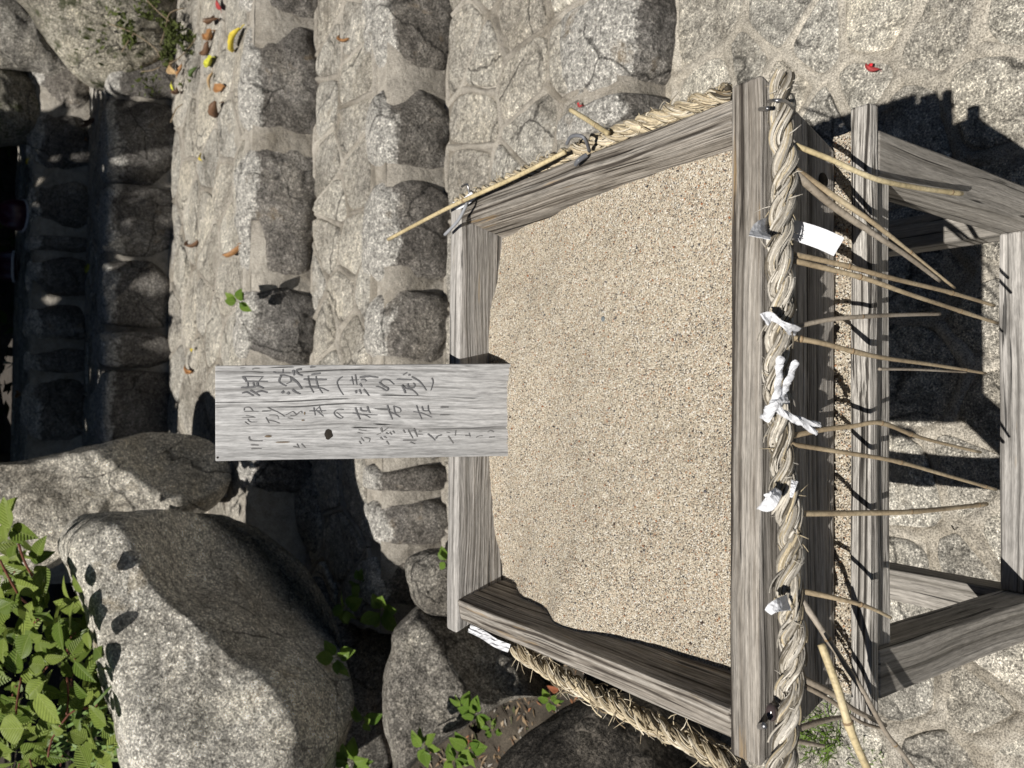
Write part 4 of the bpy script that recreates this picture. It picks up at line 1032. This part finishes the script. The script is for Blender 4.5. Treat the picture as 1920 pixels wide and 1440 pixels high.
weed(716, 1145, 2.6, .075, 6, 'largest shaded weed in the middle of the dark crevice', 4)
weed(682, 1352, 2.4, .045, 3, 'upright sprig low in the crevice right of the largest boulder', 5)
weed(660, 1425, 2.35, .07, 7, 'broad weed at the edge of the picture below the largest boulder', 6)
weed(796, 1398, 2.15, .055, 6, 'yellow-green weed at the lower corner of the flat-topped rock', 7)
weed(893, 1336, 2.1, .042, 7, 'clump of small round-leaved weed beside the flat-topped rock', 8)
weed(868, 1322, 2.12, .036, 5, 'little weed touching the flat-topped rock', 18)
weed(880, 1400, 2.05, .05, 6, 'serrated weed next to the reddish dead leaf', 9)
weed(850, 1425, 2.06, .04, 5, 'low weed next to the yellow-green weed', 19)
weed(925, 1365, 2.05, .022, 9, 'tiny-leaved weed in the gap before the dark veined rock', 10, 2.5)
weed(1032, 1312, 1.95, .028, 8, 'small weed under the frayed left rope', 11, 1.6)
weed(447, 566, 3.05, .05, 5, 'single tiny green weed in the mortar of the sunlit steps', 12)
weed(836, 1052, 2.2, .034, 2, 'green leaf peeping past the far edge of the box', 13)
weed(1712, 1056, 1.62, .030, 3, 'dark leaf low behind the leg of the stand', 14)
# dry litter, twigs and grit in the hollow between the rocks
lt = random.Random(77); mb = MB()
LC = [(.16, .10, .06), (.24, .17, .10), (.10, .07, .045), (.32, .25, .17), (.07, .08, .03), (.26, .12, .06), (.3, .28, .25)]
for k in range(2600):
    x, y = lt.uniform(-1.6, -.62), lt.uniform(.9, 3.0); z = bank_z(x, y)+.004
    s_ = lt.uniform(.004, .016); a = lt.uniform(0, 6.283); el = lt.uniform(1, 4)
    d_ = np.array([math.cos(a), math.sin(a), lt.gauss(0, .25)])*s_*el*.6; e_ = np.array([-math.sin(a), math.cos(a), lt.gauss(0, .3)])*s_*.4
    p = np.array([x, y, z]); mb.add([p-d_, p+e_+np.array([0, 0, s_*.3]), p+d_, p-e_+np.array([0, 0, s_*.2])], [(0, 1, 2), (0, 2, 3)], LC[lt.randrange(7)])
o = mb.build('leaf_litter', M['grain'], None, smooth=False); tag(o, 'dry leaf litter and grit on the soil between the rocks', 'litter', kind='stuff')
# grass and moss tufts in the pavement
def tuft(px, py, z, n, h, spread, label, seed):
    r = random.Random(seed); mb = MB(); b = Pz(px, py, z)
    for k in range(n):
        p = b+np.array([r.gauss(0, spread), r.gauss(0, spread), 0]); dv = np.array([r.gauss(0, .5), r.gauss(0, .5), 1.]); dv /= np.linalg.norm(dv); hh = h*r.uniform(.5, 1.2)
        s_ = np.array([r.gauss(0, 1), r.gauss(0, 1), 0]); s_ /= np.linalg.norm(s_)+1e-9
        q = p+dv*hh*.6; e = p+dv*hh+np.array([dv[0], dv[1], -.3])*hh*.4
        mb.add([p-s_*.0016, p+s_*.0016, q+s_*.0014, q-s_*.0014, e], [(0, 1, 2, 3), (3, 2, 4)])
    o = mb.build('grass_tuft', simple('tuft_green', (.13, .21, .035), .5)); tag(o, label, 'grass', kind='stuff')
tuft(1535, 1370, 0.0, 260, .05, .035, 'fresh green grass growing under the left end of the rope', 3)
tuft(1638, 1422, 0.0, 30, .02, .012, 'tiny grass tuft in the sandy mortar at the picture edge', 4)

# mossy twigs creeping over the far boulder
tw2 = thing('creeping_plant', Pd(270, 90, 3.4), 'sparse creeping plant with bare twigs over the mossy boulder', 'plant')
tr2 = random.Random(4)
for pl in ([(275, 0), (300, 25), (318, 40)], [(345, 15), (318, 25), (310, 55), (300, 85)], [(228, 98), (240, 78), (252, 62)], [(205, 45), (250, 62), (290, 90), (300, 108)], [(265, 134), (285, 132), (300, 126)], [(380, 40), (365, 75), (340, 105), (318, 120)], [(320, 230), (330, 205), (342, 195)]):
    mb = MB(); mb.tube(smooth_path([Pd(x, y, 3.98) for x, y in pl], 10), .0028, 5); mb.build('twig', M['stem_tan'], tw2)
mb = MB()
for k in range(2200):
    px, py = tr2.gauss(290, 45), tr2.gauss(72, 36)
    if fbm((px*.02, py*.02, 1), 1, 3) < 0.02: continue
    p = Pd(px, py, 4.02+tr2.uniform(-.05, .05)); s_ = tr2.uniform(.008, .02); a = np.array([tr2.gauss(0, 1) for _ in range(3)]); a /= np.linalg.norm(a); b = np.cross(a, [tr2.gauss(0, 1) for _ in range(3)]); b /= np.linalg.norm(b)
    mb.add([p-a*s_, p+b*s_*.5, p+a*s_, p-b*s_*.5], [(0, 1, 2, 3)])
o = mb.build('tiny_leaves', M['moss'], tw2, smooth=False); o['kind'] = 'stuff'

# fallen leaves
def fallen(px, py, z, size, mat, an, label, curl=.5, w=.24, lift=.010, name='fallen_leaf', cat='leaf', grp='fallen leaves on the steps'):
    size *= 1.05
    V = []; n, m_ = 10, 5; b = Pz(px, py, z+lift); r = random.Random(int(px*7+py))
    a = math.radians(an); dx = np.array([math.cos(a), math.sin(a), 0]); dy = np.array([-math.sin(a), math.cos(a), 0])
    for i in range(n+1):
        t = i/n; hw = w*math.sin(math.pi*min(1, max(.02, t))**.8)**.8*(1-.2*t)+.01
        for j in range(m_):
            q = j/(m_-1)*2-1; bow = curl*.5*math.sin(t*3.1)
            V.append(b+size*(dx*(t-.5)+dy*(q*hw*math.cos(abs(q)*curl*1.6)+bow*.5)+np.array([0, 0, 1])*(abs(q)**1.5*hw*curl*1.3+.12*math.sin(t*5+px)*curl+.04*noise.noise(Vector((t*4, q*2, px))))))
    F_ = [(i*m_+j, i*m_+j+1, (i+1)*m_+j+1, (i+1)*m_+j) for i in range(n) for j in range(m_-1)]
    o = mesh(name, V, F_, mat); md = o.modifiers.new('t', 'SOLIDIFY'); md.thickness = .0006
    mb = MB(); e = b-dx*size*.5; mb.tube([e+dx*size*.1+np.array([0, 0, .002]), e-dx*size*.12, e-dx*size*.25+dy*size*.05], size*.012, 5); mb.build('leaf_stalk', mat, o)
    tag(o, label, cat, grp); return o
Z3, Z2, Z4, Z5 = ZL[3]+.012, ZL[2]+.012, ZL[4]+.012, ZL[5]+.012
fallen(440, 75, Z3, .17, M['l_yellow'], 100, 'bright yellow crescent leaf alone on the sunlit step', .7, .16)
fallen(392, 112, Z3, .13, M['l_lime'], 80, 'yellow-green leaf at the end of the row of dead leaves')
fallen(326, 122, Z3, .15, M['l_tan'], 40, 'pale tan dead leaf above the yellow fruit')
fallen(337, 132, Z3, .08, M['l_orange'], 120, 'small orange-brown leaf under the tan leaf', .6)
fallen(334, 166, Z3, .11, M['l_brown'], 60, 'dark reddish curled leaf beside the yellow fruit', .9)
fallen(324, 160, Z3, .06, M['l_lime'], 20, 'tiny lime green leaf touching the yellow fruit')
fallen(412, 160, Z3, .12, M['l_orange'], 70, 'orange dead leaf in the joint nearest the big riser stone')
fallen(404, 200, Z3, .16, M['l_brown'], 85, 'long brown curled leaf stuck in the joint of the step', .9)
fallen(395, 153, Z3, .08, M['l_tan'], 150, 'small tan leaf between two orange leaves')
fallen(386, 90, Z3, .12, M['l_brown'], 95, 'brown leaf in the row along the mossy boulder', .8)
fallen(392, 60, Z3, .14, M['l_orange'], 75, 'orange-brown leaf in the row along the mossy boulder', .7)
fallen(402, 30, Z3, .14, M['l_brown'], 60, 'crumpled brown leaf nearest the picture edge', .9)
fallen(412, 6, Z3, .08, M['red_petal'], 30, 'dark red dead leaf at the picture edge')
fallen(364, 135, Z3, .09, M['l_green'], 100, 'withered dark green leaf near the tan leaf', .8)
fallen(377, 293, Z3, .05, M['l_yellow'], 30, 'small yellow scrap of leaf on the sunlit step')
fallen(362, 450, Z3, .12, M['l_brown'], 80, 'narrow brown leaf lying along the sunlit step', 1.0, .2)
fallen(438, 465, Z3, .13, M['l_orange'], 95, 'narrow orange leaf at the edge of the dark riser stone', 1.0, .2)
fallen(355, 690, Z3, .10, M['l_orange'], 70, 'glossy orange leaf near the shadow edge beside the sign', .7)
fallen(360, 654, Z3, .06, M['l_yellow'], 85, 'thin yellow leaf above the glossy orange leaf', .5, .2)
fallen(645, 68, Z2, .07, M['l_orange'], 60, 'crumpled golden leaf alone on the middle step', .9)
fallen(152, 685, Z4-.02, .13, M['l_yellow'], 80, 'dull yellow leaf on the shaded upper step')
fallen(166, 500, Z4-.02, .14, M['l_lime'], 90, 'yellow-green leaf high on the shaded upper step')
fallen(155, 800, Z4-.02, .15, M['l_orange'], 60, 'brown leaf at the dark corner of the upper step')
fallen(168, 225, Z4, .16, M['l_brown'], 80, 'brown leaf beside the moss-covered rock', .8)
fallen(160, 255, Z4, .12, M['l_orange'], 60, 'orange leaf beside the moss-covered rock', .6)
fallen(53, 298, Z5, .12, M['l_yellow'], 80, 'vivid yellow leaf on the rim of the highest step')
fallen(36, 735, Z5, .13, M['l_orange'], 80, 'yellowish leaf in the deep shade of the highest step')
fallen(870, 1385, .10, .075, M['l_redbrown'], 100, 'reddish dead leaf among the weeds below the flat-topped rock', .5, grp='dead leaves among the rocks')
fallen(1038, 1288, .14, .06, M['l_redbrown'], 100, 'dark red dead leaf under the frayed left rope', .4, .2, grp='dead leaves among the rocks')
for (px, py, z, s_, an, lb) in ((1637, 124, .012, .032, 50, 'wilted red petal lying on the pavement near the box shadow'), (1089, 196, ZL[1]+.012, .024, 60, 'faded red petal on the lowest step beside the stray straw')):
    o = fallen(px, py, z, s_, M['red_petal'], an, lb, .8, .42, .006, 'petal', 'petal', 'red petals')
    q = Pz(px-5, py-2, z+.010); f2 = block('petal_tip', q-np.array([.0035, .005, .0015])*s_/.03, q+np.array([.0035, .005, .0012])*s_/.03, M['red_bright'], o, 1.5, 2, .1)
fq = Pz(308, 150, Z3+.02)
fr = block('fruit', fq-np.array([.03, .03, .025]), fq+np.array([.03, .03, .03]), M['fruit'], None, 5.5, 2.0, .02); tag(fr, 'round yellow fruit lying among dead leaves at the end of the step', 'fruit')

# purple glazed bowls in the deep shade at the top
def bowl(px, py, z, rad, hgt, label, tiltx):
    b = Pz(px, py, z); t = thing('purple_bowl', b, label, 'bowl', 'purple bowls in the shade')
    def lathe(pr, nm, mat):
        V = []; n = 40
        for (r, h) in pr:
            for j in range(n):
                a = j/n*6.283; q = Matrix.Rotation(tiltx, 3, 'X') @ Vector((r*math.cos(a), r*math.sin(a), h)); V.append(b+np.array(q))
        mesh(nm, V, [(i*n+j, i*n+(j+1) % n, (i+1)*n+(j+1) % n, (i+1)*n+j) for i in range(len(pr)-1) for j in range(n)], mat, t)
    lathe([(rad, 0), (rad*.99, hgt*.25), (rad*.93, hgt*.5), (rad*.78, hgt*.76), (rad*.5, hgt*.93), (rad*.3, hgt), (rad*.3, hgt*1.06), (rad*.001, hgt*1.06)], 'body', M['purple'])
    lathe([(rad*1.0, -.004), (rad*1.06, 0), (rad*1.06, .012), (rad*1.0, .014)], 'rim', M['rim'])
bowl(44, 405, ZL[5]+.03, .10, .15, 'upturned glossy purple bowl with pale rim, right one, in deep shade', .25)
bowl(28, 500, ZL[5]+.03, .11, .14, 'upturned glossy purple bowl with pale rim, left one, in deep shade', -.15)

# ------------------------------------------------------------------ trees beside and behind the steps that shade their upper part
def crown(mb, pts_, s0, s1, r):
    for p in pts_:
        s_ = r.uniform(s0, s1); a = np.array([r.gauss(0, 1), r.gauss(0, 1), r.gauss(0, .4)]); a /= np.linalg.norm(a)
        b = np.cross(a, [r.gauss(0, .6), r.gauss(0, .6), 1.]); b /= np.linalg.norm(b)
        mb.add([p-a*s_, p-a*s_*.1+b*s_*.42, p+a*s_, p-a*s_*.1-b*s_*.42], [(0, 1, 2, 3)])
tree = thing('tree', (-3.4, 4.6, .6), 'leafy tree left of the steps whose shade covers the upper steps', 'tree')
r4 = random.Random(21); fol = []; limbs = []
while len(fol) < 6500:
    x, y = r4.uniform(-2.6, 3.2), r4.uniform(4.3, 9.0)
    edge = 4.60 if x > .1 else 4.60-(.1-x)*.75
    if x > 1.62+(y-4.6)*.25 and y < 6.0: continue
    if y < edge+.05*noise.noise(Vector((x*3, 0, 2))): continue
    dens = noise.noise(Vector((x*1.7, y*1.7, 4)))+.55*noise.noise(Vector((x*4.5, y*4.5, 1)))
    near = y-edge
    if near > .5 and y < 5.9 and dens < -.3: continue
    zz = r4.uniform(3.0, 4.4); gz = .75
    fol.append(np.array([x, y, gz])+SUN*((zz-gz)/SUN[2]))
for k in range(2600):  # extra leaves added overhead to keep sky light off the upper steps
    fol.append(np.array([r4.uniform(-2.6, .7), r4.uniform(4.3, 8.2), r4.uniform(3.1, 4.3)]))
mb = MB(); crown(mb, fol, .11, .2, r4); o = mb.build('crown', M['leaf_far'], tree, smooth=False); o['kind'] = 'stuff'
mb = MB(); mb.tube(smooth_path([(-3.4, 4.6, .4), (-3.3, 4.55, 1.6), (-3.0, 4.5, 2.8), (-2.4, 4.5, 3.6)], 14), [.17-.006*i for i in range(14)], 10); mb.build('trunk', M['bark'], tree)
for e in ((0.6, 4.2, 3.7), (-.6, 5.2, 3.9), (1.4, 5.6, 3.9), (-1.6, 6.6, 4.0), (.2, 3.75, 3.3)):
    mb = MB(); s0 = np.array((-3.0, 4.5, 2.8)); e = np.array(e); mb.tube(smooth_path([s0, s0*.6+e*.4+np.array([0, 0, .25]), e], 12), [.09-.006*i for i in range(12)], 8); mb.build('limb', M['bark'], tree)
hedge = thing('shade_hedge', (.5, 7.4, ZL[5]), 'dark evergreen hedge standing in for deep shade behind the highest step', 'hedge')  # hedge added as a dark backing where deep shade lies
mb = MB(); pts_ = []
for k in range(5000):
    x, y = r4.uniform(-2.5, 3.5), r4.uniform(7.0, 7.8); z = ZL[5]+r4.uniform(0, 2.6)
    pts_.append(np.array([x, y, z]))
crown(mb, pts_, .05, .10, r4); o = mb.build('foliage', M['leaf_far'], hedge, smooth=False); o['kind'] = 'stuff'
for k in range(7):
    x = -2.2+k*.85; mb = MB(); mb.tube([(x, 7.4, ZL[5]-.1), (x+.05, 7.42, ZL[5]+.8), (x-.04, 7.45, ZL[5]+2.0)], [.04, .03, .015], 6); mb.build('stem', M['bark'], hedge)

# trees added out of view round the pavement to hold back sky light; their crowns leave only a gap for the sun
for i, (x, y, h, rx_, ry_, rz_, lb) in enumerate(((5.2, 1.2, 6.0, 3.7, 5.2, 2.1, 'unseen tree added to block sky light, to the right of the pavement'), (1.2, -6.4, 6.0, 5.2, 3.1, 2.6, 'unseen tree added to block sky light, straight behind the viewer'),
                                                  (-6.9, -5.6, 4.6, 2.8, 2.8, 2.6, 'unseen tree added to block sky light, behind the viewer to the left'), (-7.6, 1.2, 5.4, 3.0, 5.0, 3.0, 'unseen tree added to block sky light, left of the boulders'), (3.2, 9.0, 6.2, 5.5, 4.0, 2.6, 'unseen tree added to block sky light, beyond the mossy boulder'))):
    t = thing('tree', (x, y, 0), lb, 'tree', 'unseen trees added to block sky light')
    mb = MB(); pts_ = []
    for k in range(3000):
        q = np.array([r4.gauss(0, 1), r4.gauss(0, 1), r4.gauss(0, 1)]); q = q/np.linalg.norm(q)
        pts_.append(np.array([x, y, h])+q*(1+.10*noise.noise(Vector(q*2+i)))*r4.uniform(.4, 1)**.5*np.array([rx_, ry_, rz_]))
    crown(mb, pts_, .22, .42, r4); o = mb.build('crown', M['leaf_far'], t, smooth=False); o['kind'] = 'stuff'
    mb = MB(); mb.tube(smooth_path([(x, y, -.3), (x+.1, y, 1.5), (x-.1, y+.1, h-.5)], 10), [.24-.012*k for k in range(10)], 10); mb.build('trunk', M['bark'], t)
# dark discs on the front board: shade of bolt holes put into the colour
for px, py in ((1543, 338), (1545, 1238)):
    q = Py(px, py, .4488); mb = MB(); mb.tube([q+np.array([0, -.0006, 0]), q+np.array([0, .004, 0])], .0075, 18); mb.build('bolt_hole_shade', M['knot'], box)

nt = sum(len(o.data.polygons) for o in bpy.data.objects if o.type == 'MESH')
print('faces', nt, 'objects', len(bpy.data.objects))
